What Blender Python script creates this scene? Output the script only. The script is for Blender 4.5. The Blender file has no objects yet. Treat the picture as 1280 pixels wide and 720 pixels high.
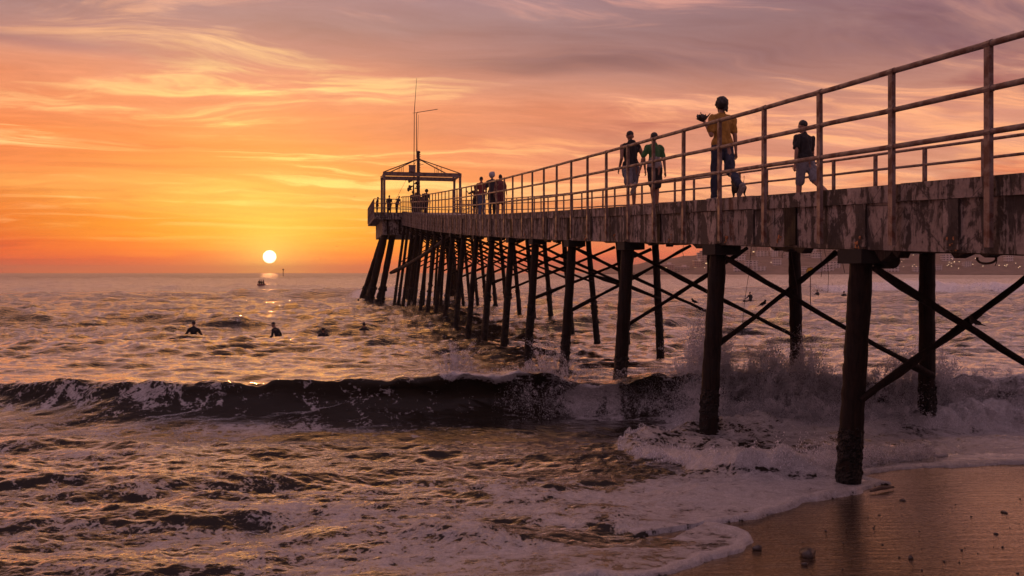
import bpy, bmesh, math, random
import numpy as np
from mathutils import Vector, Matrix, Quaternion
PI = math.pi
random.seed(7)
RS = np.random.RandomState(11)
scene = bpy.context.scene
COL = scene.collection
EYE = 2.7          # eye height over the mean water level
FPX = 1100.0       # focal length of the photograph in its own pixels (1280 wide)

# ---------------------------------------------------------------- mesh helpers
class MB:
    """collects vertices and faces of one mesh"""
    def __init__(s): s.v = []; s.f = []
    def add(s, vs, fs):
        b = len(s.v); s.v += [tuple(v) for v in vs]; s.f += [tuple(i + b for i in f) for f in fs]
    def hexa(s, p):            # 8 points: bottom 4 then top 4
        s.add(p, [(3, 2, 1, 0), (4, 5, 6, 7), (0, 1, 5, 4), (1, 2, 6, 5), (2, 3, 7, 6), (3, 0, 4, 7)])
    def box(s, c, d, R=None):
        c = Vector(c); pts = []
        for z in (-1, 1):
            for x, y in ((-1, -1), (1, -1), (1, 1), (-1, 1)):
                v = Vector((x * d[0] / 2, y * d[1] / 2, z * d[2] / 2))
                if R is not None: v = R @ v
                pts.append(c + v)
        s.hexa(pts)
    def tube(s, pts, rad, n=8, caps=True, jit=0.0, rnd=None):
        pts = [Vector(p) for p in pts]; m = len(pts)
        if not hasattr(rad, '__len__'): rad = [rad] * m
        t0 = (pts[1] - pts[0]).normalized()
        up = Vector((0, 0, 1)) if abs(t0.z) < .9 else Vector((1, 0, 0))
        a = t0.cross(up).normalized()
        b0 = len(s.v); vs = []; fs = []
        for i, p in enumerate(pts):
            t = (pts[min(i + 1, m - 1)] - pts[max(i - 1, 0)]).normalized()
            a = (a - t * a.dot(t)).normalized(); b = t.cross(a)
            for k in range(n):
                r = rad[i]
                if jit: r *= 1 + jit * (rnd or random).uniform(-1, 1)
                an = 2 * PI * k / n
                vs.append(p + (a * math.cos(an) + b * math.sin(an)) * r)
        for i in range(m - 1):
            for k in range(n):
                k2 = (k + 1) % n
                fs.append((i * n + k, i * n + k2, (i + 1) * n + k2, (i + 1) * n + k))
        if caps:
            fs.append(tuple(range(n - 1, -1, -1))); fs.append(tuple((m - 1) * n + k for k in range(n)))
        s.add(vs, fs)
    def ell(s, c, r, R=None, nu=12, nv=8):
        vs = []; fs = []
        c = Vector(c)
        for j in range(nv + 1):
            th = PI * j / nv
            for i in range(nu):
                ph = 2 * PI * i / nu
                v = Vector((r[0] * math.sin(th) * math.cos(ph), r[1] * math.sin(th) * math.sin(ph), r[2] * math.cos(th)))
                if R is not None: v = R @ v
                vs.append(c + v)
        for j in range(nv):
            for i in range(nu):
                i2 = (i + 1) % nu
                fs.append((j * nu + i, (j + 1) * nu + i, (j + 1) * nu + i2, j * nu + i2))
        s.add(vs, fs)
    def cap(s, a, b, ra, rb, flat=1.0, fax=None, n=12):
        """closed tapered capsule; flat squeezes it along axis fax"""
        a = Vector(a); b = Vector(b); t = b - a; L = max(t.length, 1e-6); t = t / L
        if fax is None: fax = Vector((0, 1, 0))
        fy = (Vector(fax) - t * Vector(fax).dot(t))
        if fy.length < 1e-3: fy = Vector((1, 0, 0)) - t * t.x
        fy.normalize(); fx = fy.cross(t)
        rings = []
        for k in range(5):
            an = PI / 2 * k / 4
            rings.append((a - t * ra * math.cos(an), ra * max(math.sin(an), .02)))
        for k in range(1, 4):
            q = k / 4; rings.append((a.lerp(b, q), ra * (1 - q) + rb * q))
        for k in range(5):
            an = PI / 2 * k / 4
            rings.append((b + t * rb * math.sin(an), rb * max(math.cos(an), .02)))
        vs = []; fs = []
        for c, r in rings:
            for i in range(n):
                ph = 2 * PI * i / n
                vs.append(c + fx * r * math.cos(ph) + fy * r * flat * math.sin(ph))
        m = len(rings)
        for j in range(m - 1):
            for i in range(n):
                i2 = (i + 1) % n
                fs.append((j * n + i, j * n + i2, (j + 1) * n + i2, (j + 1) * n + i))
        fs.append(tuple(range(n - 1, -1, -1))); fs.append(tuple((m - 1) * n + i for i in range(n)))
        s.add(vs, fs)
    def mesh(s, name, smooth=False):
        me = bpy.data.meshes.new(name); me.from_pydata(s.v, [], s.f); me.update()
        if smooth: me.polygons.foreach_set('use_smooth', [True] * len(me.polygons))
        return me
    def build(s, name, mat, parent=None, smooth=False):
        me = s.mesh(name, smooth); return link(name, me, mat, parent)

def link(name, me, mat, parent=None):
    if mat is not None: me.materials.append(mat)
    o = bpy.data.objects.new(name, me); COL.objects.link(o)
    if parent is not None: o.parent = parent
    return o
def tag(o, label=None, cat=None, group=None, kind=None):
    if label: o['label'] = label
    if cat: o['category'] = cat
    if group: o['group'] = group
    if kind: o['kind'] = kind
    return o
def empty(name, loc=(0, 0, 0), rz=0):
    o = bpy.data.objects.new(name, None); COL.objects.link(o); o.location = loc; o.rotation_euler = (0, 0, rz)
    o.empty_display_size = .2
    return o
def lab(o, t): o['label'] = t; return o

# ---------------------------------------------------------------- node helper
class NT:
    def __init__(s, tree): s.t = tree; s.n = tree.nodes; s.l = tree.links
    def new(s, typ, **kw):
        n = s.n.new(typ)
        for k, v in kw.items(): setattr(n, k, v)
        return n
    def lk(s, a, b): s.l.new(a, b)
    def setin(s, n, key, v):
        if v is None: return
        if isinstance(v, bpy.types.NodeSocket): s.lk(v, n.inputs[key])
        else: n.inputs[key].default_value = v
    def math(s, op, a, b=None, c=None, clamp=False):
        n = s.new('ShaderNodeMath', operation=op); n.use_clamp = clamp
        s.setin(n, 0, a); s.setin(n, 1, b); s.setin(n, 2, c); return n.outputs[0]
    def vmath(s, op, a, b=None, out=0):
        n = s.new('ShaderNodeVectorMath', operation=op); s.setin(n, 0, a); s.setin(n, 1, b); return n.outputs[out]
    def noise(s, vec, scale, detail=4, rough=.55, dist=0.0, lac=2.0, typ='FBM', dim='3D'):
        n = s.new('ShaderNodeTexNoise'); n.noise_dimensions = dim; n.noise_type = typ
        s.setin(n, 'Vector', vec); n.inputs['Scale'].default_value = scale
        n.inputs['Detail'].default_value = detail; n.inputs['Roughness'].default_value = rough
        n.inputs['Distortion'].default_value = dist; n.inputs['Lacunarity'].default_value = lac
        return n.outputs['Fac']
    def ramp(s, fac, stops, interp='LINEAR'):
        n = s.new('ShaderNodeValToRGB'); s.setin(n, 0, fac); cr = n.color_ramp; cr.interpolation = interp
        while len(cr.elements) < len(stops): cr.elements.new(.5)
        for e, (p, c) in zip(cr.elements, stops):
            e.position = p; e.color = (c[0], c[1], c[2], 1) if hasattr(c, '__len__') else (c, c, c, 1)
        return n.outputs[0]
    def mr(s, v, a, b, c=0.0, d=1.0, smooth=False):
        n = s.new('ShaderNodeMapRange'); n.interpolation_type = 'SMOOTHSTEP' if smooth else 'LINEAR'
        s.setin(n, 0, v); n.inputs[1].default_value = a; n.inputs[2].default_value = b
        n.inputs[3].default_value = c; n.inputs[4].default_value = d; return n.outputs[0]
    def mix(s, f, a, b, typ='MIX'):
        n = s.new('ShaderNodeMix', data_type='RGBA', blend_type=typ)
        s.setin(n, 0, f); s.setin(n, 6, c4(a)); s.setin(n, 7, c4(b)); return n.outputs[2]
    def mapv(s, vec, scale=(1, 1, 1), loc=(0, 0, 0), rot=(0, 0, 0)):
        n = s.new('ShaderNodeMapping'); s.setin(n, 0, vec)
        n.inputs['Scale'].default_value = scale; n.inputs['Location'].default_value = loc; n.inputs['Rotation'].default_value = rot
        return n.outputs[0]
    def bump(s, h, strength, dist, normal=None):
        n = s.new('ShaderNodeBump'); n.inputs['Strength'].default_value = strength; n.inputs['Distance'].default_value = dist
        s.setin(n, 'Height', h)
        if normal is not None: s.lk(normal, n.inputs['Normal'])
        return n.outputs[0]
def c4(c):
    if isinstance(c, bpy.types.NodeSocket): return c
    if hasattr(c, '__len__') and len(c) == 3: return (c[0], c[1], c[2], 1)
    return c
def srgb(r, g, b):
    def f(u):
        u /= 255.0
        return u / 12.92 if u <= .04045 else ((u + .055) / 1.055) ** 2.4
    return (f(r), f(g), f(b))
def newmat(name):
    m = bpy.data.materials.new(name); m.use_nodes = True
    n = NT(m.node_tree); b = m.node_tree.nodes['Principled BSDF']
    return m, n, b
def coord(n, kind='Object'):
    return n.new('ShaderNodeTexCoord').outputs[kind]
def simple(name, col, rough=.7, var=.25, scale=6.0, metal=0.0, bump=.0, col2=None):
    """colour broken up by noise, with a little relief"""
    m, n, b = newmat(name)
    v = coord(n)
    f = n.noise(v, scale, 6, .65)
    c2 = col2 if col2 is not None else tuple(c * (1 - var) for c in col)
    c1 = tuple(min(1, c * (1 + var * .6)) for c in col)
    n.setin(b, 'Base Color', n.mix(n.mr(f, .35, .65, 0, 1), c1, c2))
    b.inputs['Roughness'].default_value = rough; b.inputs['Metallic'].default_value = metal
    if bump: n.lk(n.bump(f, .6, bump), b.inputs['Normal'])
    return m

# ---------------------------------------------------------------- materials
M = {}
def mat_concrete():
    m, n, b = newmat('weathered_concrete')
    v = coord(n)
    big = n.noise(v, .9, 5, .6)
    mid = n.noise(v, 4.5, 8, .68, .4)
    fine = n.noise(v, 30, 5, .6)
    streak = n.noise(n.mapv(v, (7, 7, .7)), 1.0, 6, .65, .3)
    base = n.mix(n.mr(big, .35, .65), (.40, .32, .285), (.20, .155, .135))
    base = n.mix(n.mr(fine, .35, .7, 0, .45), base, (.09, .062, .052))
    # spalled, blackened patches and run-down dirt
    dark = n.mr(n.math('ADD', n.math('MULTIPLY', mid, .55), n.math('MULTIPLY', streak, .5)), .505, .565, 0, 1, True)
    base = n.mix(n.math('MULTIPLY', dark, .92), base, (.022, .014, .011))
    rust = n.mr(n.noise(n.mapv(v, (1.4, 1.4, .8), (3, 1, 7)), 1.6, 7, .7, .5), .60, .70, 0, .7, True)
    base = n.mix(rust, base, (.13, .05, .025))
    low = n.mr(n.noise(n.mapv(v, (2.5, 2.5, .9), (8, 3, 1)), 1.3, 8, .7, .6), .50, .57, 0, .9, True)
    base = n.mix(low, base, (.030, .021, .018))
    # cracks
    vo = n.new('ShaderNodeTexVoronoi', feature='DISTANCE_TO_EDGE'); n.setin(vo, 'Vector', n.vmath('ADD', v, n.vmath('SCALE', n.new('ShaderNodeTexNoise').outputs['Color'], None)))
    vo.inputs['Scale'].default_value = 1.1
    crack = n.mr(vo.outputs['Distance'], .0, .012, .8, 0)
    base = n.mix(crack, base, (.03, .022, .02))
    n.setin(b, 'Base Color', base); b.inputs['Roughness'].default_value = .85
    h = n.math('ADD', n.math('MULTIPLY', mid, .7), n.math('SUBTRACT', n.math('MULTIPLY', fine, .3), n.math('MULTIPLY', dark, .25)))
    n.lk(n.bump(h, .8, .03), b.inputs['Normal'])
    return m
def mat_steel():
    m, n, b = newmat('rusted_painted_steel')
    v = coord(n)
    a = n.noise(v, 5, 7, .7, .3); f = n.noise(v, 45, 4, .6)
    base = n.mix(n.mr(a, .42, .60, 0, 1, True), (.19, .135, .12), (.11, .046, .030))
    base = n.mix(n.mr(f, .55, .72, 0, .7), base, (.05, .028, .02))
    n.setin(b, 'Base Color', base); n.setin(b, 'Roughness', n.mr(a, .4, .6, .38, .75))
    n.lk(n.bump(f, .5, .006), b.inputs['Normal'])
    return m
def mat_timber():
    m, n, b = newmat('dark_wet_timber')
    v = coord(n)
    g = n.noise(n.mapv(v, (22, 22, 1.2)), 1.0, 6, .65, .4)
    p = n.noise(v, 3.2, 6, .65)
    base = n.mix(n.mr(g, .35, .65), (.028, .016, .012), (.009, .006, .005))
    base = n.mix(n.mr(p, .5, .62, 0, .8, True), base, (.012, .008, .007))
    n.setin(b, 'Base Color', base); n.setin(b, 'Roughness', n.mr(p, .4, .6, .9, .65)); b.inputs['Specular IOR Level'].default_value = .2
    n.lk(n.bump(n.math('ADD', g, n.math('MULTIPLY', p, .6)), .9, .025), b.inputs['Normal'])
    return m
def mat_barnacle():
    m, n, b = newmat('barnacle_crust')
    v = coord(n)
    vo = n.new('ShaderNodeTexVoronoi'); n.setin(vo, 'Vector', v); vo.inputs['Scale'].default_value = 28
    p = n.noise(v, 9, 5, .65)
    n.setin(b, 'Base Color', n.mix(n.mr(p, .4, .65), (.009, .007, .006), (.032, .024, .020)))
    b.inputs['Roughness'].default_value = .6; b.inputs['Specular IOR Level'].default_value = .25
    n.lk(n.bump(n.math('ADD', vo.outputs['Distance'], p), 1.0, .04), b.inputs['Normal'])
    return m
M['concrete'] = mat_concrete(); M['steel'] = mat_steel(); M['timber'] = mat_timber(); M['barnacle'] = mat_barnacle()
M['darksteel'] = simple('dark_rusty_iron', (.07, .045, .035), .7, .5, 14, .2, .01)
M['deck'] = simple('worn_deck_concrete', (.22, .17, .15), .85, .4, 3, 0, .02)
M['tar'] = simple('tarred_block', (.012, .009, .008), .9, .3, 8)
M['rope'] = simple('old_rope', (.05, .035, .028), .9, .4, 40)
M['skin'] = simple('tanned_skin', (.26, .13, .085), .5, .12, 12)
M['skin_dark'] = simple('brown_skin', (.13, .065, .042), .5, .12, 12)
M['hair'] = simple('dark_hair', (.018, .012, .01), .6, .4, 60, 0, .01)
M['hair_grey'] = simple('grey_hair', (.38, .35, .36), .7, .3, 50, 0, .01)
M['eye'] = simple('eye', (.02, .015, .012), .2, .1)
def cloth(name, c): M[name] = simple(name, c, .9, .22, 18, 0, .012); return M[name]
cloth('ochre_cotton', (.34, .17, .03)); cloth('black_cotton', (.016, .013, .015)); cloth('charcoal_cloth', (.035, .030, .033))
cloth('green_jersey', (.045, .12, .04)); cloth('grey_jersey', (.24, .21, .21)); cloth('grey_shorts', (.17, .16, .18))
cloth('navy_denim', (.03, .035, .06)); cloth('red_shirt', (.20, .035, .03)); cloth('blue_denim', (.08, .10, .17))
cloth('pale_shorts', (.34, .30, .30)); cloth('maroon_cloth', (.13, .035, .035)); cloth('white_cloth', (.5, .47, .46))
cloth('orange_shirt', (.40, .12, .04)); cloth('shoe_cloth', (.22, .19, .18)); cloth('rubber_sole', (.42, .38, .35))
cloth('wetsuit', (.012, .011, .013))
M['stone'] = simple('wet_dark_stone', (.055, .042, .038), .28, .4, 20, 0, .02)
M['feather'] = simple('dark_feathers', (.03, .024, .022), .6, .4, 40)
M['fur'] = simple('black_fur', (.02, .016, .014), .8, .4, 60, 0, .01)
M['yellow'] = simple('yellow_paint', (.62, .34, .03), .45, .2, 10)
M['blackpaint'] = simple('black_paint', (.02, .017, .016), .5, .2)
M['wood'] = simple('driftwood', (.10, .065, .05), .6, .4, 30, 0, .01)
M['rubberboat'] = simple('orange_rubber', (.22, .07, .04), .5, .2)

# ---------------------------------------------------------------- the sky (world)
AZ = math.atan2(337 - 640, FPX)                                  # from +Y towards +X
EL = math.atan2((341 - 321), math.hypot(FPX, 303))
SUN = Vector((math.cos(EL) * math.sin(AZ), math.cos(EL) * math.cos(AZ), math.sin(EL)))
def build_world():
    w = bpy.data.worlds.new("World"); scene.world = w; w.use_nodes = True
    n = NT(w.node_tree); bg = w.node_tree.nodes['Background']
    d = n.vmath('NORMALIZE', coord(n, 'Generated'))
    sp = n.new('ShaderNodeSeparateXYZ'); n.lk(d, sp.inputs[0])
    x, y, z = sp.outputs
    hor = n.math('SQRT', n.math('ADD', n.math('MULTIPLY', x, x), n.math('MULTIPLY', y, y)))
    te = n.math('DIVIDE', z, n.math('MAXIMUM', hor, .02))          # tan of the elevation
    tec = n.math('MAXIMUM', te, 0.0)
    # clouds live on a flat layer overhead
    den = n.math('ADD', n.math('MAXIMUM', z, 0.0), .075)
    cx = n.math('DIVIDE', x, den); cy = n.math('DIVIDE', y, den)
    cb = n.new('ShaderNodeCombineXYZ'); n.lk(cx, cb.inputs[0]); n.lk(cy, cb.inputs[1])
    P = cb.outputs[0]
    Pr = n.mapv(P, (1, 1, 1), (0, 0, 0), (0, 0, math.radians(-14)))
    warp = n.new('ShaderNodeTexNoise'); n.setin(warp, 'Vector', Pr); warp.inputs['Scale'].default_value = .55; warp.inputs['Detail'].default_value = 4
    Pw = n.vmath('ADD', Pr, n.vmath('SCALE', warp.outputs['Color'], None))
    for nd in w.node_tree.nodes:
        if nd.bl_idname == 'ShaderNodeVectorMath' and nd.operation == 'SCALE': nd.inputs['Scale'].default_value = 1.3
    c1 = n.noise(n.mapv(Pw, (.26, .62, 1)), 1.0, 6, .62, .5)
    c2 = n.noise(n.mapv(Pw, (.55, 2.1, 1), (4, 2, 0)), 1.0, 7, .64, .8)
    c3 = n.noise(n.mapv(Pw, (.16, .42, 1), (9, 5, 3)), 1.0, 3, .55, .3)
    u = n.math('DIVIDE', te, .36)
    u = n.math('ADD', u, n.mr(c3, .3, .7, -.085, .085))            # bands wander up and down with the clouds
    u = n.math('MAXIMUM', u, 0.0)
    def st(lst): return [(t / .36, srgb(*c)) for t, c in lst]
    near = n.ramp(u, st([(0, (236, 84, 26)), (.012, (252, 120, 16)), (.045, (255, 172, 28)), (.075, (255, 196, 78)), (.105, (252, 186, 92)), (.13, (246, 160, 84)), (.155, (243, 150, 92)),
                         (.18, (236, 142, 102)), (.21, (222, 134, 110)), (.24, (190, 126, 116)), (.28, (164, 122, 120)), (.34, (156, 122, 128))]))
    far = n.ramp(u, st([(0, (176, 62, 50)), (.02, (208, 70, 40)), (.045, (220, 80, 40)), (.08, (230, 104, 46)), (.105, (240, 142, 72)), (.13, (230, 112, 62)), (.165, (226, 128, 86)),
                        (.20, (210, 138, 112)), (.235, (176, 126, 118)), (.28, (156, 122, 124)), (.34, (150, 120, 130))]))
    rgt = n.ramp(u, st([(0, (176, 98, 88)), (.03, (206, 120, 94)), (.07, (222, 146, 108)), (.11, (220, 150, 118)), (.15, (214, 142, 118)), (.19, (190, 130, 112)), (.23, (164, 116, 110)),
                        (.28, (146, 110, 112)), (.34, (136, 108, 116))]))
    az = n.math('ARCTAN2', x, y)
    da = n.math('SUBTRACT', az, AZ)
    side = n.mr(az, -.35, .45, 0, 1, True)
    away = n.mix(side, far, rgt)
    g = n.math('EXPONENT', n.math('MULTIPLY', n.math('MULTIPLY', da, da), -1 / (2 * .16 ** 2)))
    lowsun = n.mr(te, .0, .22, 1, .45)
    col = n.mix(n.math('MULTIPLY', g, lowsun), away, near)
    # bright streaks (lit from below) and dull mauve bars
    hgt = n.mr(te, .01, .10, .0, 1, True)
    bright = n.math('MULTIPLY', n.mr(c2, .49, .64, 0, 1, True), hgt)
    bc = n.mix(n.math('MAXIMUM', g, n.mr(te, .05, .3, 0, 0)), srgb(252, 170, 118), srgb(255, 222, 128))
    bc = n.mix(n.mr(te, .16, .3), bc, srgb(214, 146, 128))
    col = n.mix(n.math('MULTIPLY', bright, .85), col, bc)
    dull = n.math('MULTIPLY', n.mr(c1, .50, .64, 0, 1, True), n.mr(te, .03, .13, 0.0, 1, True))
    dc = n.mix(n.mr(te, .08, .24), srgb(206, 84, 50), srgb(126, 86, 96))
    col = n.mix(n.math('MULTIPLY', dull, .85), col, dc)
    # a few larger dusky cloud banks at their own bearings
    for (a0, t0, sa, st_, k_, c_) in ((.10, .238, .19, .026, .95, (116, 78, 84)), (-.50, .222, .16, .012, .8, (142, 98, 108)), (-.36, .135, .10, .018, .6, (226, 100, 52)), (-.05, .165, .14, .012, .5, (214, 112, 80)), (.42, .235, .22, .030, .75, (132, 94, 100)), (-.13, .255, .12, .010, .6, (170, 108, 108))):
        da_ = n.math('DIVIDE', n.math('SUBTRACT', az, a0), sa); dt_ = n.math('DIVIDE', n.math('SUBTRACT', n.math('ADD', te, n.mr(c3, .3, .7, -.02, .02)), t0), st_)
        e_ = n.math('EXPONENT', n.math('MULTIPLY', n.math('ADD', n.math('MULTIPLY', da_, da_), n.math('MULTIPLY', dt_, dt_)), -1.0))
        col = n.mix(n.math('MULTIPLY', n.math('MULTIPLY', e_, n.mr(c2, .36, .58, .15, 1)), k_), col, srgb(*c_))
    col = n.mix(n.mr(te, .0, .055, 1, 0, True), col, n.mix(1.0, col, (1.45, 1.08, .85, 1), 'MULTIPLY'))   # the haze takes this back
    c4_ = n.noise(n.mapv(Pw, (1.2, 3.4, 1), (2, 7, 5)), 1.0, 5, .7, .6)
    tex = n.mr(n.math('ADD', n.math('MULTIPLY', c4_, .55), n.math('MULTIPLY', c2, .6)), .40, .74, .74, 1.24)
    tex = n.math('ADD', 1.0, n.math('MULTIPLY', n.math('SUBTRACT', tex, 1.0), n.mr(te, .02, .10, .25, 1, True)))
    sc_ = n.new('ShaderNodeVectorMath', operation='MULTIPLY'); n.lk(col, sc_.inputs[0]); cbb = n.new('ShaderNodeCombineXYZ')
    n.lk(n.math('POWER', tex, .7), cbb.inputs[0]); n.lk(tex, cbb.inputs[1]); n.lk(tex, cbb.inputs[2]); n.lk(cbb.outputs[0], sc_.inputs[1]); col = sc_.outputs[0]
    # overhead and behind the camera: dusk
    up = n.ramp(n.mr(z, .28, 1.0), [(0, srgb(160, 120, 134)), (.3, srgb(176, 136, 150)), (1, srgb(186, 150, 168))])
    # rose-orange glow added to unseen sunward sky overhead, to warm water and sand reflections
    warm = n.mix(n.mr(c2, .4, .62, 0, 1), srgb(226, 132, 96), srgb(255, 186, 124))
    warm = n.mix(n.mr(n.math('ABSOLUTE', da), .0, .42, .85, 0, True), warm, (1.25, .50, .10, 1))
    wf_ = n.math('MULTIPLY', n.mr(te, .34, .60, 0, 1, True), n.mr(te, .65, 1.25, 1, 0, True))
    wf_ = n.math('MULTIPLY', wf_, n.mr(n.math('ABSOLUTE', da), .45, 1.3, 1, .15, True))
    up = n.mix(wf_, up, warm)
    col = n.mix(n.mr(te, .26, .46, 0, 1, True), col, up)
    back = n.ramp(n.mr(z, 0, .8), [(0, srgb(112, 80, 84)), (.25, srgb(142, 106, 114)), (1, srgb(186, 150, 168))])
    col = n.mix(n.mr(y, -.2, .45, 1, 0, True), col, back)
    # glow round the sun and the disc itself
    dt = n.vmath('DOT_PRODUCT', d, tuple(SUN), out=1)
    ang = n.math('ARCCOSINE', n.math('MINIMUM', dt, 1.0))
    gl = n.math('EXPONENT', n.math('MULTIPLY', ang, -1 / .036))
    col = n.mix(n.math('MULTIPLY', gl, 1.0), col, (1.7, 1.0, .20, 1))
    gl2 = n.math('EXPONENT', n.math('MULTIPLY', ang, -1 / .11))
    col = n.mix(n.math('MULTIPLY', gl2, .5), col, (1.1, .50, .06, 1))
    disc = n.mr(ang, .0064, .0075, 1, 0, True)
    col = n.mix(disc, col, SUNDISC)
    # physical sky, very low sun, added faintly underneath
    sky = n.new('ShaderNodeTexSky', sky_type='NISHITA'); sky.sun_disc = False
    sky.sun_elevation = EL; sky.sun_rotation = AZ; sky.altitude = 0; sky.dust_density = 4
    col = n.mix(1.0, col, n.mix(1.0, sky.outputs[0], (.025, .025, .025, 1), 'MULTIPLY'), 'ADD')
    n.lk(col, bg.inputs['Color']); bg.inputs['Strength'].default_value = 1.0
SUNDISC = (3.6, 3.0, 1.9, 1)
build_world()

sl = bpy.data.lights.new('sun', 'SUN'); sl.energy = .25; sl.angle = math.radians(.9); sl.color = (1.0, .38, .12)
so = bpy.data.objects.new('sun', sl); COL.objects.link(so)
so.rotation_euler = (-SUN).to_track_quat('-Z', 'Y').to_euler()

# ---------------------------------------------------------------- noise tiles made with numpy
def tile(N, size, lmin, lmax, seed, aniso=0.0, slope=1.0, ang=0.0):
    """periodic height tile with wavelengths lmin..lmax; aniso>0 puts the crests along X"""
    r = np.random.RandomState(seed)
    k = np.fft.fftfreq(N, size / N)
    KX, KY = np.meshgrid(k, k)
    c, s_ = math.cos(ang), math.sin(ang)
    kx = KX * c + KY * s_; ky = -KX * s_ + KY * c
    K = np.sqrt(kx * kx + ky * ky) + 1e-9
    A = K ** (-slope - 1.0) * (K > 1 / lmax) * (K < 1 / lmin)
    if aniso: A = A * (np.abs(ky) / K) ** aniso
    F = A * np.exp(2j * PI * r.rand(N, N))
    h = np.fft.ifft2(F).real
    return (h / h.std()).astype(np.float32), size
def samp(T, X, Y):
    h, size = T; N = h.shape[0]
    u = (X / size * N) % N; v = (Y / size * N) % N
    i = np.floor(u).astype(np.int32); j = np.floor(v).astype(np.int32)
    fu = u - i; fv = v - j; i %= N; j %= N
    i2 = (i + 1) % N; j2 = (j + 1) % N
    return (h[j, i] * (1 - fu) + h[j, i2] * fu) * (1 - fv) + (h[j2, i] * (1 - fu) + h[j2, i2] * fu) * fv
def sm(x, a, b):
    t = np.clip((x - a) / (b - a), 0, 1); return t * t * (3 - 2 * t)
T_tiny = tile(1024, 3.1, .03, .5, 1, 1.0, 1.0)
T_rip = tile(1024, 7.3, .12, 1.6, 2, 1.6, 1.2)
T_chop = tile(1024, 41., .7, 7., 3, 1.6, 1.4, .12)
T_sea = tile(1024, 170., 3., 30., 4, 2.2, 1.3, -.1)
T_sea2 = tile(1024, 900., 16., 120., 5, 2.5, 1.1, .08)
T_lump = tile(1024, 4.7, .05, .9, 6, 0, 1.0)
T_lump2 = tile(1024, 9.1, .25, 2.5, 7, 0, 1.0)
T_big = tile(512, 37., 1.5, 16., 8, .6, 1.0)

# crest line of the breaker and its height, as functions of X (metres)
cX = np.array([-60, -30, -14, -9.9, -7.6, -5.3, -3.2, -1.6, -.4, .9, 2.9, 5.6, 9.9, 14, 30, 60])
cH = np.array([.35, .45, .50, .54, .70, .52, .54, .68, .80, .86, .83, .70, .66, .62, .5, .4])
cY = np.array([18.5, 18.6, 18.4, 18.1, 17.9, 17.7, 17.6, 17.5, 17.45, 17.3, 17.2, 17.1, 17.0, 17.0, 17.4, 18])
def crest(X):
    return np.interp(X, cX, cY), np.interp(X, cX, cH)
# edge of the wash on the sand (water lies on the left of this line, towards the sea)
EDGE = np.array([(60, 30), (30, 19), (16, 14.2), (10.5, 12.9), (7.3, 12.5), (6.0, 12.25), (4.9, 12.02), (4.62, 11.72), (4.86, 11.28), (4.35, 10.9),
                 (3.9, 10.62), (3.2, 10.15), (2.5, 9.62), (2.1, 9.42), (2.25, 9.28), (2.42, 9.08), (2.44, 8.86), (2.28, 8.60), (1.95, 8.30), (1.55, 8.02), (1.08, 7.86),
                 (.6, 7.7), (-.2, 7.4), (-1.5, 7.0), (-4, 6.3), (-8, 5.6), (-20, 5), (-60, 6)], dtype=np.float64)
def sdf(X, Y, poly):
    """signed distance to an open polyline (positive on its left-hand side seen from start to end reversed)"""
    best = np.full(X.shape, 1e9); sign = np.ones(X.shape)
    for (x0, y0), (x1, y1) in zip(poly[:-1], poly[1:]):
        dx, dy = x1 - x0, y1 - y0; L = dx * dx + dy * dy
        t = np.clip(((X - x0) * dx + (Y - y0) * dy) / L, 0, 1)
        px = X - (x0 + t * dx); py = Y - (y0 + t * dy)
        d = px * px + py * py
        cr = dx * (Y - y0) - dy * (X - x0)
        m = d < best - 1e-9
        best = np.where(m, d, best); sign = np.where(m, np.where(cr < 0, 1.0, -1.0), sign)
    return np.sqrt(best) * sign
def shore(X, Y):
    w = .05 * samp(T_lump2, X * .9, Y * .9) + .02 * samp(T_lump, X, Y)
    near = (Y < 34)
    S = np.full(X.shape, 30.0)
    S[near] = sdf(X[near], Y[near], EDGE) + w[near]
    return S
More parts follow.
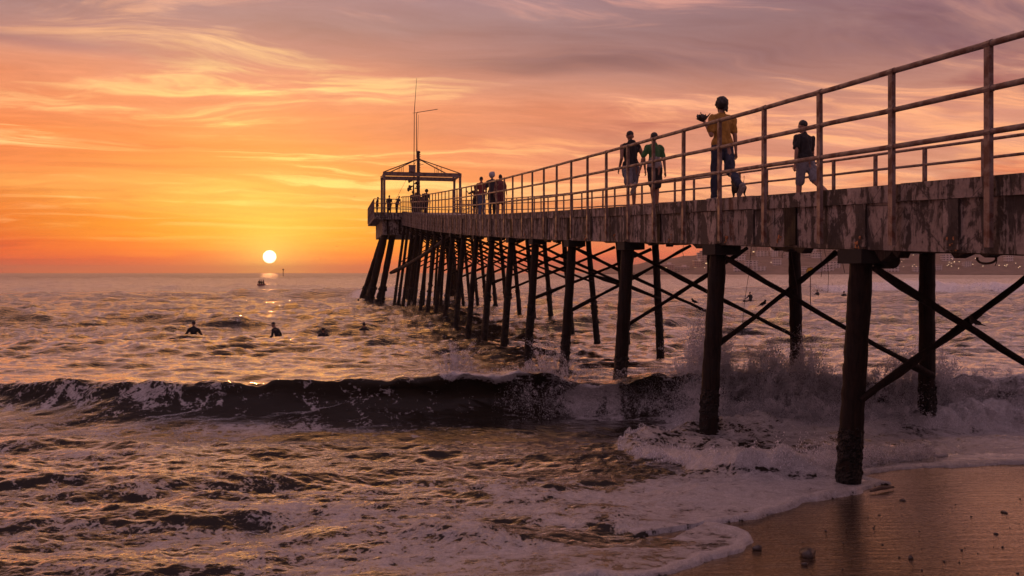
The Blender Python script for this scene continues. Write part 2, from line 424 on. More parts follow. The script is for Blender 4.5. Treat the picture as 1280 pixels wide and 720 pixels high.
# low bore of white water round the front pile
BORE = np.array([(30, 13.6), (16, 13.3), (9, 13.15), (6.4, 12.8), (5.2, 12.25), (4.7, 11.85), (4.1, 11.55), (3.4, 11.62), (2.8, 11.85), (2.2, 12.25), (1.75, 12.7), (1.55, 13.3), (1.62, 13.9), (2.0, 14.5), (2.8, 15.1), (4.2, 15.4), (8, 15.8)])
def sea_fields(X, Y):
    """displacement and foam cover of the sea surface at world points"""
    R = np.hypot(X, Y)
    # open sea
    far = sm(Y, 19, 34); z = np.zeros(X.shape); oy = np.zeros(X.shape); ox = np.zeros(X.shape)
    chopamp = .012 + .135 * sm(Y, 19, 50)
    z += .012 * (1 - sm(Y, 17, 19)) * samp(T_rip, X * .8 + 1, Y * 1.3)
    z += .026 * (1 - sm(Y, 17, 19)) * samp(T_chop, X * 1.1 + 3, Y * 2.0) * sm(Y, 8.5, 12)
    z += chopamp * samp(T_chop, X, Y) * (1 - .5 * sm(R, 300, 1200))
    r = samp(T_rip, X, Y)
    z += (.016 + .038 * sm(Y, 18, 34)) * r * (1 - sm(R, 60, 150))
    tn = samp(T_tiny, X, Y)
    z += (.0018 + .0012 * sm(Y, 18, 26)) * tn * (1 - sm(R, 18, 40))
    z += far * .17 * samp(T_sea, X, Y)
    z += sm(Y, 60, 260) * .42 * samp(T_sea2, X, Y)
    # swell lines further out: (Y, height, half width, x centre, x spread, slant)
    swl = [(33.5, .26, 1.3, -19, 11, .02), (29, .10, 1.2, 4, 14, -.03), (46, .17, 2.0, -16, 14, -.05), (58, .28, 2.6, -13, 9, .03),
           (72, .30, 3.2, 14, 26, .02), (60, .22, 2.6, 26, 14, -.03), (92, .5, 3.6, -22, 20, -.02), (118, 1.25, 3.4, 58, 34, .04), (90, .62, 2.6, -13.5, 6.5, .0), (150, .5, 6, -60, 60, .02), (210, .6, 8, 20, 160, 0)]
    foam = np.zeros(X.shape)
    for i, (yc, h, w, xc, xs, sl_) in enumerate(swl):
        yy = yc + sl_ * (X - xc) + .25 * w * samp(T_big, X * .35 + i * 7, Y * 0 + i * 3)
        t = Y - yy
        env = np.exp(-((X - xc) / xs) ** 2)
        prof = np.where(t > 0, np.exp(-(t / (w * 1.3)) ** 2), np.exp(-(t / (w * .62)) ** 2))
        z += h * env * prof * (1 + .18 * samp(T_chop, X * .6, Y * .3))
        if i == 7:      # far line of white water seen under the deck
            e2 = sm(X, 38, 46) * (1 - sm(X, 92, 120)); fm = e2 * sm(t, -3.4, -2.4) * (1 - sm(t, .3, 1.6))
            foam = np.maximum(foam, fm); z += fm * .12 * samp(T_lump2, X * .4, Y * .4)
        if i == 8:      # wave breaking at the pier head
            e2 = sm(X, -17.5, -15) * (1 - sm(X, -8, -5)); fm = e2 * sm(t, -3.0, -2.0) * (1 - sm(t, .2, 1.2))
            foam = np.maximum(foam, fm * .95); z += fm * .10 * samp(T_lump2, X * .4, Y * .4)
    # ---- the main breaker
    Yc, H = crest(X)
    wob = .42 * samp(T_big, X * .8, X * 0 + 3.3) * np.exp(-((X + 4) / 9) ** 2)
    Yc = Yc + wob
    H = H * (1 + .05 * samp(T_rip, X * .5, Y * .1) + .09 * samp(T_big, X * 1.6, X * 0 + 9.1))
    t = Y - Yc
    wf = np.interp(X, [-14, -5, -1, 1, 4, 10], [.95, .90, .75, .70, .85, .9])
    wb = 1.5
    prof = np.where(t > 0, np.exp(-(t / wb) ** 2), np.exp(-(t / wf) ** 2))
    z += H * prof - .06 * np.exp(-((t + 2.6) / 1.2) ** 2)
    push = np.interp(X, [-14, -6, -3, -1, 1, 3, 5, 12], [.50, .62, .72, .95, 1.15, 1.1, .8, .7])
    oy -= push * prof ** 2
    # ribs along the face
    face = np.exp(-((t + .35) / .55) ** 2)
    z += face * .030 * samp(T_rip, X * 1.6 + 5, Y * .35) + face * .008 * samp(T_tiny, X, Y * .4)
    # foam on the face
    str_ = samp(T_lump2, X * 1.3, Y * .5)
    wr = sm(X, 2.7, 4.4)                                  # fully broken to the right
    inbr = sm(t, -1.9, -1.3) * (1 - sm(t, .25, .75))
    f_right = wr * inbr * (.54 + .14 * samp(T_rip, X * 1.5, Y * .35))
    mid = sm(X, .75, 1.3) * (1 - wr)                       # pouring curtain
    f_mid = mid * sm(t, -1.7, -1.2) * (1 - sm(t, -.25, .0)) * (.44 + .26 * samp(T_rip, X * 2.2, Y * .12))
    left = sm(X, -2.2, -1.0) * (1 - sm(X, .9, 1.3))
    f_left = left * sm(t, -.40, -.2) * (1 - sm(t, -.05, .25)) * (.45 + .2 * str_)
    foam = np.maximum.reduce([foam, f_right, f_mid, f_left])
    lace = (1 - sm(X, -2.2, -.8)) * sm(X, -40, -20)
    foam = np.maximum(foam, lace * np.exp(-((t + .75 + .25 * str_) / .30) ** 2) * (.10 + .13 * samp(T_big, X * 1.7, Y * .8)))
    foam = np.maximum(foam, lace * np.exp(-((t + 1.9) / .5) ** 2) * .24)
    # lumps where it is white
    lump = np.abs(samp(T_lump2, X * 1.5, Y * 1.5 + z)) * .8 + np.abs(samp(T_lump, X, Y)) * .35
    broke = np.clip(f_right + .45 * f_mid + .5 * f_left, 0, 1)
    z += broke * .05 * (lump - .5) + broke * .03 * samp(T_tiny, X * .8, Y * .8); oy -= broke * .07 * lump; ox += broke * .03 * samp(T_lump, X + 3, Y)
    # tumbling heap in front of the broken part
    heap = wr * np.exp(-((t + 1.25) / .42) ** 2)
    z += heap * (.14 + .06 * lump)
    foam = np.maximum(foam, sm(X, 2.2, 3.4) * np.exp(-((t + 1.5) / .5) ** 2))
    # ---- bore and wash in front
    nr = (Y < 20) & (Y > 5)
    D = np.full(X.shape, -9.0); D[nr] = sdf(X[nr], Y[nr], BORE)
    D = D + .07 * samp(T_lump2, X * 1.1, Y * 1.1)
    benv = np.interp(X, [1.4, 2.2, 3.2, 4.0, 4.6, 5.4, 7, 12], [.22, .34, .72, 1.0, .75, .35, .22, .15])
    ridge = np.where(D > .28, np.exp(-((D - .28) / .42) ** 2), np.exp(-((D - .28) / .17) ** 2)) * (D > -1)
    z += .27 * benv * ridge * (.85 + .3 * lump) + .035 * sm(D, 0, .4)
    fb = sm(D, -.03, .12) * (1 - .35 * sm(D, 1.0, 2.2)) * (Y < 16.2)
    foam = np.maximum(foam, fb * (.52 + .12 * samp(T_big, X * 1.5, Y * 2)))
    # flat foam sheets, thinning away
    big = samp(T_big, X * 1.4, Y * 2.2); hol = samp(T_lump2, X * .55, Y * 1.1)
    fg = (1 - sm(Y, 10.6, 13.2)) * (.325 + .036 * X.clip(-6, 4)) + .12 * (1 - sm(Y, 10.6, 13.2)) - .08
    fg = np.maximum(fg, .40 * np.exp(-((Y - 15.3) / .9) ** 2) * (1 - sm(X, -5.5, -2.0)))
    fg = np.maximum(fg, .36 * np.exp(-((Y - 13.2) / .8) ** 2) * (1 - sm(X, -8, -3)))
    fg = fg + .09 * big - .20 * np.maximum(hol - .55, 0) * 2.0
    fg = fg * (1 - .75 * np.exp(-(((X - .2) / 1.5) ** 2 + ((Y - 14.2) / 1.25) ** 2)))
    fg = np.where(Y < 17, fg, 0.06 + .06 * big) * (1 - sm(Y, 17.5, 19.5)) + .0
    foam = np.maximum(foam, np.clip(fg, 0, .62))
    streak_out = .25 * (1 - sm(Y, 20, 26)) * sm(Y, 18.6, 19.4) * np.exp(-((X + 1) / 4) ** 2)
    foam = np.maximum(foam, streak_out)
    # relief of the wash: soft steps and small lips
    wash = (1 - sm(Y, 12.5, 16.0))
    z += wash * (.022 * big + .024 * samp(T_rip, X * .45 + 2, Y * .7) + .010 * samp(T_lump2, X * .7, Y * 1.3)) + wash * foam * .016 * np.abs(samp(T_lump, X * .8, Y * 1.2)) + wash * .005 * samp(T_lump, X * 2.1, Y * 2.9)
    for (x0, x1, yc, h, sl_) in [(-7.5, -3.4, 10.9, .07, .06), (-4.2, -1.4, 10.2, .06, -.05), (-6, -2, 9.2, .06, .04), (-2.8, .6, 9.0, .05, -.06), (-1.6, 1.4, 11.0, .05, .03), (-9, -6.0, 12.0, .05, 0)]:
        yy = yc + sl_ * (X - x0) + .10 * samp(T_big, X * 2, X * 0 + yc)
        env = sm(X, x0, x0 + 1.0) * (1 - sm(X, x1 - 1.0, x1)); tt = Y - yy
        z += h * env * np.where(tt > 0, np.exp(-(tt / .55) ** 2), np.exp(-(tt / .12) ** 2))
    # ---- wash lip and the plunge under the sand
    S = shore(X, Y)
    lip = np.exp(-((S - .07) / .055) ** 2)
    thin = sm(S, -.02, .06)
    z = z * (.15 + .85 * sm(S, .1, 1.3)) + .016 * thin + .020 * lip * (1 + .3 * samp(T_lump2, X * 2, Y * 2)) + .01
    z = np.where(S < 0, z - .09 * sm(-S, 0, .12) - .02, z)
    foam = np.where(S > -.05, np.maximum(foam, np.exp(-((S - .07) / .09) ** 2)), foam)
    sand = sand_z(X, Y, S)
    z = np.where(S > .03, np.maximum(z, sand + .008), z)
    return ox, oy, z, foam, S, f_right, D
def sand_z(X, Y, S):
    base = np.where(S > 0, -.012 - .06 * np.minimum(S, 6) ** 1.1, -.012 + .024 * np.clip(X * .55 - Y * .83 + 6.4, 0, 40) * sm(-S, -.02, .7) + .006 * np.minimum(-S, 1))
    return base + .0025 * samp(T_big, X * .7, Y) * sm(-S, .2, 1.5)

# ---------------------------------------------------------------- water surface mesh
def grid_mesh(name, X, Y, Z, attrs=None):
    nr, nc = X.shape
    co = np.stack([X, Y, Z], -1).reshape(-1, 3).astype(np.float32)
    idx = np.arange(nr * nc, dtype=np.int32).reshape(nr, nc)
    q = np.stack([idx[:-1, :-1], idx[:-1, 1:], idx[1:, 1:], idx[1:, :-1]], -1).reshape(-1)
    me = bpy.data.meshes.new(name)
    me.vertices.add(nr * nc); me.vertices.foreach_set('co', co.ravel())
    nf = (nr - 1) * (nc - 1)
    me.loops.add(nf * 4); me.loops.foreach_set('vertex_index', q)
    me.polygons.add(nf); me.polygons.foreach_set('loop_start', np.arange(0, nf * 4, 4, dtype=np.int32))
    me.polygons.foreach_set('loop_total', np.full(nf, 4, dtype=np.int32))
    me.polygons.foreach_set('use_smooth', np.ones(nf, dtype=bool))
    me.update(calc_edges=True)
    for k, a in (attrs or {}).items():
        at = me.attributes.new(k, 'FLOAT', 'POINT'); at.data.foreach_set('value', a.astype(np.float32).ravel())
    return me
def rows():
    ys = np.concatenate([np.linspace(4.5, 30, 4000), np.geomspace(30.01, 9000, 6000)])
    dens = 1100 * EYE / ys ** 2 * 1.9
    dens = dens + np.where((ys > 14.8) & (ys < 19.2), 55, 0) + np.where((ys > 7.4) & (ys < 14.8), 14, 0) + np.where((ys > 19.2) & (ys < 120), 1.2, 0) * (20 / ys)
    dens = np.where(ys < 7.0, 12, dens) + .01 * (ys < 400)
    c = np.concatenate([[0], np.cumsum((dens[1:] + dens[:-1]) / 2 * np.diff(ys))])
    n = int(c[-1]); return np.interp(np.linspace(0, c[-1], n), c, ys)
def water_material():
    m, n, b = newmat('sea_water')
    v = coord(n)
    at = n.new('ShaderNodeAttribute'); at.attribute_name = 'foam'; F = at.outputs['Fac']
    geo = n.new('ShaderNodeNewGeometry'); pos = geo.outputs['Position']
    # lace pattern of foam
    wv = n.new('ShaderNodeTexNoise'); n.setin(wv, 'Vector', pos); wv.inputs['Scale'].default_value = 1.6; wv.inputs['Detail'].default_value = 4
    pw = n.vmath('ADD', n.mapv(pos, (1, 1.5, 1)), n.vmath('MULTIPLY', n.vmath('SUBTRACT', wv.outputs['Color'], (.5, .5, .5)), (.9, .9, .5)))
    def cell(scale):
        vo = n.new('ShaderNodeTexVoronoi', feature='F1'); n.setin(vo, 'Vector', pw); vo.inputs['Scale'].default_value = scale
        return vo.outputs['Distance']
    a = cell(2.2); bb = cell(6.5); cc = cell(19.0)
    nz = n.noise(pos, 16, 6, .75); nz2 = n.noise(n.mapv(pos, (1, 1.7, 1)), 3.2, 6, .7, .6)
    # high inside the cells (water shows), low along their borders (foam strands)
    def inv_(q): return n.math('SUBTRACT', 1.0, n.math('MULTIPLY', q, 1.3))
    pat = n.math('ADD', n.math('MULTIPLY', inv_(a), .26), n.math('ADD', n.math('MULTIPLY', inv_(bb), .28), n.math('MULTIPLY', inv_(cc), .26)))
    pat = n.math('ADD', pat, n.math('ADD', n.math('MULTIPLY', n.math('SUBTRACT', nz, .5), .85), n.math('MULTIPLY', n.math('SUBTRACT', nz2, .5), .75)))
    d = n.math('SUBTRACT', F, pat)
    fo = n.mr(d, -.06, .08, 0, 1, True); thick_ = n.mr(d, .0, .45, 0, 1)
    # ripples smaller than the mesh
    dist = n.vmath('LENGTH', pos, out=1)
    rip = n.noise(n.mapv(pos, (1, 2.2, 1)), 6, 6, .62, .5)
    swell = n.noise(n.mapv(pos, (.30, 1.5, 1)), 1.1, 7, .62, .4)
    hh = n.math('ADD', n.math('MULTIPLY', rip, n.mr(dist, 12, 60, .010, .026)), n.math('MULTIPLY', swell, n.mr(dist, 16, 110, .045, .36)))
    nb = n.bump(hh, 1.0, 1.0)
    b.inputs['Base Color'].default_value = (.020, .016, .012, 1)
    b.inputs['Roughness'].default_value = .5; b.inputs['Specular IOR Level'].default_value = 0
    n.lk(nb, b.inputs['Normal'])
    gl = n.new('ShaderNodeBsdfGlossy'); n.setin(gl, 'Roughness', n.mr(dist, 18, 150, .045, .32)); n.lk(nb, gl.inputs['Normal']); gl.inputs['Color'].default_value = (1, 1, 1, 1)
    fz = n.new('ShaderNodeFresnel'); fz.inputs['IOR'].default_value = 1.36; n.lk(nb, fz.inputs['Normal'])
    wm = n.new('ShaderNodeMixShader'); n.lk(n.math('MULTIPLY', n.mr(fz.outputs[0], .06, .36, .012, 1.0), n.mr(dist, 50, 500, 1.0, .50)), wm.inputs[0]); n.lk(b.outputs[0], wm.inputs[1]); n.lk(gl.outputs[0], wm.inputs[2])
    # foam: white scattering layer
    ff = n.noise(pos, 60, 4, .7)
    nf = n.bump(n.math('ADD', n.math('MULTIPLY', fo, .5), n.math('ADD', n.math('MULTIPLY', nz, 1.1), n.math('ADD', n.math('MULTIPLY', nz2, 1.0), n.math('MULTIPLY', ff, .35)))), 1.0, .07)
    df = n.new('ShaderNodeBsdfPrincipled'); df.inputs['Roughness'].default_value = .30; df.inputs['Specular IOR Level'].default_value = .7
    n.setin(df, 'Base Color', n.mix(n.math('MULTIPLY', n.mr(ff, .3, .7, .55, 1), n.mr(n.math('ADD', thick_, n.math('SUBTRACT', nz, .5)), -.1, .75, .30, 1)), (.20, .18, .19), (.92, .89, .91)))
    df.inputs['Subsurface Weight'].default_value = 0
    n.lk(nf, df.inputs['Normal'])
    gf = n.new('ShaderNodeBsdfGlossy'); gf.inputs['Roughness'].default_value = .24; n.lk(nf, gf.inputs['Normal'])
    fq = n.new('ShaderNodeFresnel'); fq.inputs['IOR'].default_value = 1.36; n.lk(nf, fq.inputs['Normal'])
    fm_ = n.new('ShaderNodeMixShader'); n.lk(n.mr(fq.outputs[0], .03, .32, .0, .70), fm_.inputs[0]); n.lk(df.outputs[0], fm_.inputs[1]); n.lk(gf.outputs[0], fm_.inputs[2])
    mx = n.new('ShaderNodeMixShader'); n.lk(n.math('MULTIPLY', fo, n.mr(nz, .35, .6, .70, .95)), mx.inputs[0]); n.lk(wm.outputs[0], mx.inputs[1]); n.lk(fm_.outputs[0], mx.inputs[2])
    n.lk(mx.outputs[0], m.node_tree.nodes['Material Output'].inputs['Surface'])
    return m
def build_water():
    ys = rows()
    us = np.concatenate([-np.geomspace(3.0, .72, 90), np.linspace(-.70, .70, 1150), np.geomspace(.72, 3.0, 110)])
    U, Y = np.meshgrid(us, ys); X = U * Y
    ox, oy, z, foam, S, fr, D = sea_fields(X, Y)
    me = grid_mesh('sea', X + ox, Y + oy, z, {'foam': foam})
    o = link('sea', me, water_material()); tag(o, kind='structure')
    print('sea verts', X.size, len(ys))
build_water()
# back part of the sea on the camera's side is the beach
def sand_material():
    m, n, b = newmat('wet_sand')
    v = coord(n)
    g = n.noise(n.mapv(v, (.5, 1, 1)), 160, 3, .6); md = n.noise(n.mapv(v, (.35, 2.4, 1)), 5, 6, .65, .3); bg_ = n.noise(v, .7, 4, .5)
    base = n.mix(n.mr(g, .3, .7), (.085, .052, .036), (.028, .018, .013))
    n.setin(b, 'Base Color', n.mix(n.mr(bg_, .4, .6, 0, .4), base, (.05, .032, .025)))
    n.setin(b, 'Roughness', n.mr(md, .35, .7, .13, .34)); b.inputs['IOR'].default_value = 1.6; b.inputs['Coat Weight'].default_value = .9; b.inputs['Coat IOR'].default_value = 1.6; b.inputs['Coat Roughness'].default_value = .16; b.inputs['Specular IOR Level'].default_value = .8
    g2_ = n.noise(n.mapv(v, (.22, 1.6, 1)), 38, 4, .6)
    hh = n.math('ADD', n.math('MULTIPLY', g, .0006), n.math('ADD', n.math('MULTIPLY', g2_, .0026), n.math('MULTIPLY', md, .013)))
    nb = n.bump(hh, 1.0, 1.0); n.lk(nb, b.inputs['Normal']); b.inputs['Coat Weight'].default_value = 0
    gl = n.new('ShaderNodeBsdfGlossy'); n.setin(gl, 'Color', n.mix(n.mr(n.noise(n.mapv(v, (.35, 1, 1)), 85, 5, .75), .38, .62), (.34, .25, .18), (1, .86, .66))); n.setin(gl, 'Roughness', n.mr(md, .35, .7, .05, .12)); n.lk(nb, gl.inputs['Normal'])
    fz = n.new('ShaderNodeFresnel'); fz.inputs['IOR'].default_value = 1.4; n.lk(nb, fz.inputs['Normal'])
    mx = n.new('ShaderNodeMixShader'); n.lk(n.mr(fz.outputs[0], .025, .26, .02, .95), mx.inputs[0]); n.lk(b.outputs[0], mx.inputs[1]); n.lk(gl.outputs[0], mx.inputs[2])
    n.lk(mx.outputs[0], m.node_tree.nodes['Material Output'].inputs['Surface'])
    return m
def build_sand():
    xs = np.concatenate([np.linspace(-120, -13, 50), np.linspace(-12, 14, 420), np.linspace(15, 160, 60)])
    ys = np.concatenate([np.linspace(-60, 5, 40), np.linspace(5.1, 20, 320), np.linspace(21, 60, 30)])
    X, Y = np.meshgrid(xs, ys); S = shore(X, Y)
    Z = sand_z(X, Y, S); Z = np.where(Y > 50, -3, Z)
    # scour round the piles
    o = link('sand_beach', grid_mesh('sand_beach', X, Y, Z), sand_material()); tag(o, kind='structure')
build_sand()
def ground_at(x, y):
    X = np.array([float(x)]); Y = np.array([float(y)]); S = shore(X, Y); return float(sand_z(X, Y, S)[0]), float(S[0])

# ---------------------------------------------------------------- spray: many droplets
def spray_material():
    m, n, b = newmat('spray_droplets')
    b.inputs['Base Color'].default_value = (.94, .92, .94, 1); b.inputs['Roughness'].default_value = .3
    tr = n.new('ShaderNodeBsdfTranslucent'); tr.inputs[0].default_value = (.96, .93, .94, 1)
    mx = n.new('ShaderNodeMixShader'); mx.inputs[0].default_value = .55
    n.lk(b.outputs[0], mx.inputs[1]); n.lk(tr.outputs[0], mx.inputs[2]); n.lk(mx.outputs[0], m.node_tree.nodes['Material Output'].inputs['Surface'])
    return m
def droplets(name, P, R, mat, Vd=None):
    """tetrahedral drops; Vd stretches each one along its flight"""
    N = len(P)
    if Vd is None: Vd = RS.randn(N, 3) * .3 + np.array([0, 0, 1.0])
    base = np.array([(1, 0, -.35), (-.5, .87, -.35), (-.5, -.87, -.35), (0, 0, .9)])
    th = RS.rand(N) * 2 * PI; c, s_ = np.cos(th), np.sin(th)
    V = np.empty((N, 4, 3))
    for k in range(4):
        bx, by, bz = base[k]
        V[:, k, 0] = P[:, 0] + R * (bx * c - by * s_); V[:, k, 1] = P[:, 1] + R * (bx * s_ + by * c); V[:, k, 2] = P[:, 2] + R * bz
    V[:, 3] += Vd * R[:, None]
    f = np.array([[0, 1, 3], [1, 2, 3], [2, 0, 3], [2, 1, 0]])
    F = (np.arange(N)[:, None, None] * 4 + f[None]).reshape(-1, 3).astype(np.int32)
    me = bpy.data.meshes.new(name); me.vertices.add(N * 4); me.vertices.foreach_set('co', V.astype(np.float32).ravel())
    me.loops.add(len(F) * 3); me.loops.foreach_set('vertex_index', F.ravel())
    me.polygons.add(len(F)); me.polygons.foreach_set('loop_start', np.arange(0, len(F) * 3, 3, dtype=np.int32)); me.polygons.foreach_set('loop_total', np.full(len(F), 3, dtype=np.int32))
    me.polygons.foreach_set('use_smooth', np.ones(len(F), dtype=bool))
    me.update(calc_edges=True)
    return link(name, me, mat)
def build_spray():
    sm_ = spray_material(); Ps = []; Rs = []; Vs = []
    def plume(n, x0, x1, hbase, hamp, tdist, spread, rmin, rmax, fall=1.0, seed=0, freq=1.0):
        """droplets thrown up along the breaker, tdist in front of its crest"""
        n = int(n * 1.7); x = x0 + (x1 - x0) * RS.rand(n)
        Yc, H = crest(x)
        j = np.clip(.5 + .5 * samp(T_lump2, x * freq * .9 + seed, x * 0 + 2.1), .05, 2) * .6 + .4 * np.clip(.5 + .6 * samp(T_lump, x * freq + seed, x * 0 + .7), .05, 2)
        top = hbase + hamp * j
        q = RS.rand(n) ** fall
        z = q * top
        y = Yc - tdist + RS.randn(n) * spread * (.5 + .7 * q)
        x = x + RS.randn(n) * .05 + (RS.rand(n) - .5) * .25 * q * samp(T_lump2, x * 2 + 3, z * 2)
        r = rmin + (rmax - rmin) * RS.rand(n) ** 3 * (1.25 - q)
        Ps.append(np.stack([x, y, z], -1)); Rs.append(r * .62); Vs.append(RS.randn(len(r), 3) * .6 + np.array([0, 0, .6]))
    def jets(nj, nd, x0, x1, off, z0, z1, vz, vy, vx, T, wid, rmin, rmax, bias=.35):
        """fans of droplets flung from the water, each following its own arc"""
        nd = int(nd * 2.0); o = x0 + (x1 - x0) * RS.rand(nj); Yc, H = crest(o)
        act = np.clip(.55 + .5 * samp(T_lump2, o * .8 + 2, o * 0 + 5.5), .12, 1.5)
        zo = z0 + (z1 - z0) * RS.rand(nj); yo = Yc - off + RS.randn(nj) * .18
        vzz = vz * act * (.55 + .6 * RS.rand(nj)); vyy = -vy * (.3 + RS.rand(nj)) + .15 * RS.randn(nj); vxx = vx * RS.randn(nj)
        tj = T * (.6 + .6 * RS.rand(nj))
        rep_ = lambda q: np.repeat(q, nd)
        n = nj * nd; t = rep_(tj) * RS.rand(n) ** .8; w = wid * (.25 + 2.2 * t)
        sx, sy, sz = RS.randn(n) * w, RS.randn(n) * w, RS.randn(n) * w
        x = rep_(o) + rep_(vxx) * t + sx; y = rep_(yo) + rep_(vyy) * t + sy; z = rep_(zo) + rep_(vzz) * t - 4.9 * t * t + sz
        r = (rmin + (rmax - rmin) * RS.rand(n) ** 3) * (1.15 - .5 * t / rep_(tj))
        k = z > .03; vel = np.stack([rep_(vxx), rep_(vyy), rep_(vzz) - 9.8 * t], -1)
        Ps.append(np.stack([x, y, z], -1)[k]); Rs.append(r[k] * .58); Vs.append((vel * 1.3 + RS.randn(n, 3) * .5)[k])
    # the main mass under the deck, to the right
    plume(60000, 3.0, 14, .20, .66, 1.05, .32, .006, .022, .9)
    jets(760, 150, 3.2, 14, .75, .25, .75, 3.0, 1.0, .6, .50, .055, .006, .026)
    jets(260, 130, 3.1, 6.4, .6, .45, .8, 3.2, .8, .6, .55, .05, .006, .024)
    jets(240, 120, 3.0, 14, 1.5, .05, .25, 2.0, .9, .7, .35, .05, .007, .026)
    plume(26000, 3.0, 14, .05, .26, 1.65, .28, .006, .018, 1.0, 9)
    # curtain pouring off the lip
    plume(9000, 1.0, 3.4, .5, .45, .95, .16, .004, .012, 1.0, 2, 2.0)
    jets(150, 80, .8, 3.5, .9, .0, .25, 1.9, .6, .5, .35, .04, .004, .013)
    jets(150, 70, 1.0, 3.3, .55, .78, .86, .7, .9, .15, .36, .018, .003, .009)
    # feathering lip and the plume where the wave starts to throw
    jets(210, 110, -1.3, 1.2, .45, .55, .85, 3.4, .5, .9, .55, .035, .005, .019)
    jets(60, 70, -.1, 1.0, .75, .4, .8, 1.6, .8, .6, .5, .035, .005, .019)
    jets(110, 90, 3.0, 4.6, .4, .7, .85, 3.3, .5, .6, .5, .04, .005, .019)
    jets(120, 30, -10, -1.3, .25, .45, .6, .8, .5, .3, .25, .02, .003, .007)
    droplets('breaking_wave_spray', np.concatenate(Ps), np.concatenate(Rs), sm_, np.concatenate(Vs))
    tag(bpy.data.objects['breaking_wave_spray'], 'cloud of lavender spray thrown up by the breaking wave under the pier', 'spray', kind='stuff')
    # churned water of the low bore
    pts = []; rr = []
    seg = BORE[3:14]
    L = np.concatenate([[0], np.cumsum(np.hypot(*np.diff(seg, axis=0).T))])
    n = 26000
    s = RS.rand(n) * L[-1]; x = np.interp(s, L, seg[:, 0]); y = np.interp(s, L, seg[:, 1])
    nx = np.interp(s, L, np.gradient(seg[:, 1])); ny = -np.interp(s, L, np.gradient(seg[:, 0])); ln = np.hypot(nx, ny) + 1e-6
    off = .05 + np.abs(RS.randn(n)) * .34
    x = x + nx / ln * -off * -1; y = y + np.abs(ny / ln) * off
    env = np.interp(x, [1.4, 2.2, 3.2, 4.0, 4.6, 5.4, 7, 12], [.22, .34, .72, 1.0, .75, .35, .22, .15])
    q = RS.rand(n)
    z = .02 + q * env * (.26 + .20 * np.clip(samp(T_lump, x * 1.5, y * 1.5), -1, 2)) * np.exp(-(off / .8) ** 2)
    droplets('bore_spray', np.stack([x, y, np.maximum(z, .01)], -1), .004 + .010 * RS.rand(n) ** 3, sm_)
    tag(bpy.data.objects['bore_spray'], 'low splashing foam of the small bore rolling past the front pile', 'splash', kind='stuff')
    # far white water
    n = 4000; x = 40 + 75 * RS.rand(n); y = 118 + .04 * (x - 58) - 1.6 + RS.randn(n) * .9; z = .15 + RS.rand(n) * (1.0 + .35 * np.clip(samp(T_big, x, y), -1, 2))
    droplets('distant_wave_spray', np.stack([x, y, z], -1), .02 + .05 * RS.rand(n), sm_)
    tag(bpy.data.objects['distant_wave_spray'], 'band of white water on the far breaking wave beyond the pier', 'spray', kind='stuff')
build_spray()

# ---------------------------------------------------------------- the pier
DU = Vector((-.2047, .9788, 0)); DN = Vector((.9788, .2047, 0)); P0 = Vector((6.4, 0, 0))
KD = .9788
def topz(d):
    d = min(d, 75.0); return EYE + .577 + .0397 * d + .000297 * d * d
def thick(d): return .75 + .42 * max(0, min(1, (d - 16) / 60))
def P(d, w, z): # d: depth of the near edge at this station, w: metres across from the near edge
    q = P0 + DU * (d / KD) + DN * w
    return Vector((q.x, q.y, z))
RZ = math.atan2(DU.y, DU.x) - PI / 2   # heading of the pier
WID = 4.4
pier = empty('pier', P(10.7, 2.0, 0))
tag(pier, 'long weathered pier on dark timber piles, climbing out over the sea', 'pier')
inv = Matrix.Translation(-pier.location)
def pb(mb, name, mat, parent=None, smooth=False, label=None):
    """a part of the pier, its origin at the middle of its mesh"""
    c = Vector((0, 0, 0)); lo = [min(v[i] for v in mb.v) for i in range(3)]; hi = [max(v[i] for v in mb.v) for i in range(3)]
    c = Vector([(lo[i] + hi[i]) / 2 for i in range(3)])
    mb.v = [tuple(Vector(v) - c) for v in mb.v]
    o = mb.build(name, M[mat], None, smooth)
    pw = parent if parent is not None else pier
    o.parent = pw
    pl = pw['_w'] if '_w' in pw else list(pw.location)
    o.location = c - Vector(pl); o['_w'] = list(c)
    if label: lab(o, label)
    return o
DS = [2.0 + 1.0 * i for i in range(int(84 - 2) + 1)]
def strip(w0, w1, zt, zb, ds=DS):
    mb = MB(); vs = []; fs = []
    for d in ds:
        a, b_ = zt(d), zb(d)
        vs += [P(d, w0, a), P(d, w1, a), P(d, w1, b_), P(d, w0, b_)]
    for i in range(len(ds) - 1):
        for k in range(4):
            k2 = (k + 1) % 4; fs.append((4 * i + k, 4 * i + k2, 4 * i + 4 + k2, 4 * i + 4 + k))
    fs += [(3, 2, 1, 0), tuple(4 * (len(ds) - 1) + k for k in range(4))]
    mb.add(vs, fs); return mb
DSP = [d for d in DS if d <= 76]
pb(strip(.16, WID - .16, lambda d: topz(d) - .06, lambda d: topz(d) - .30, DSP), 'deck', 'deck')
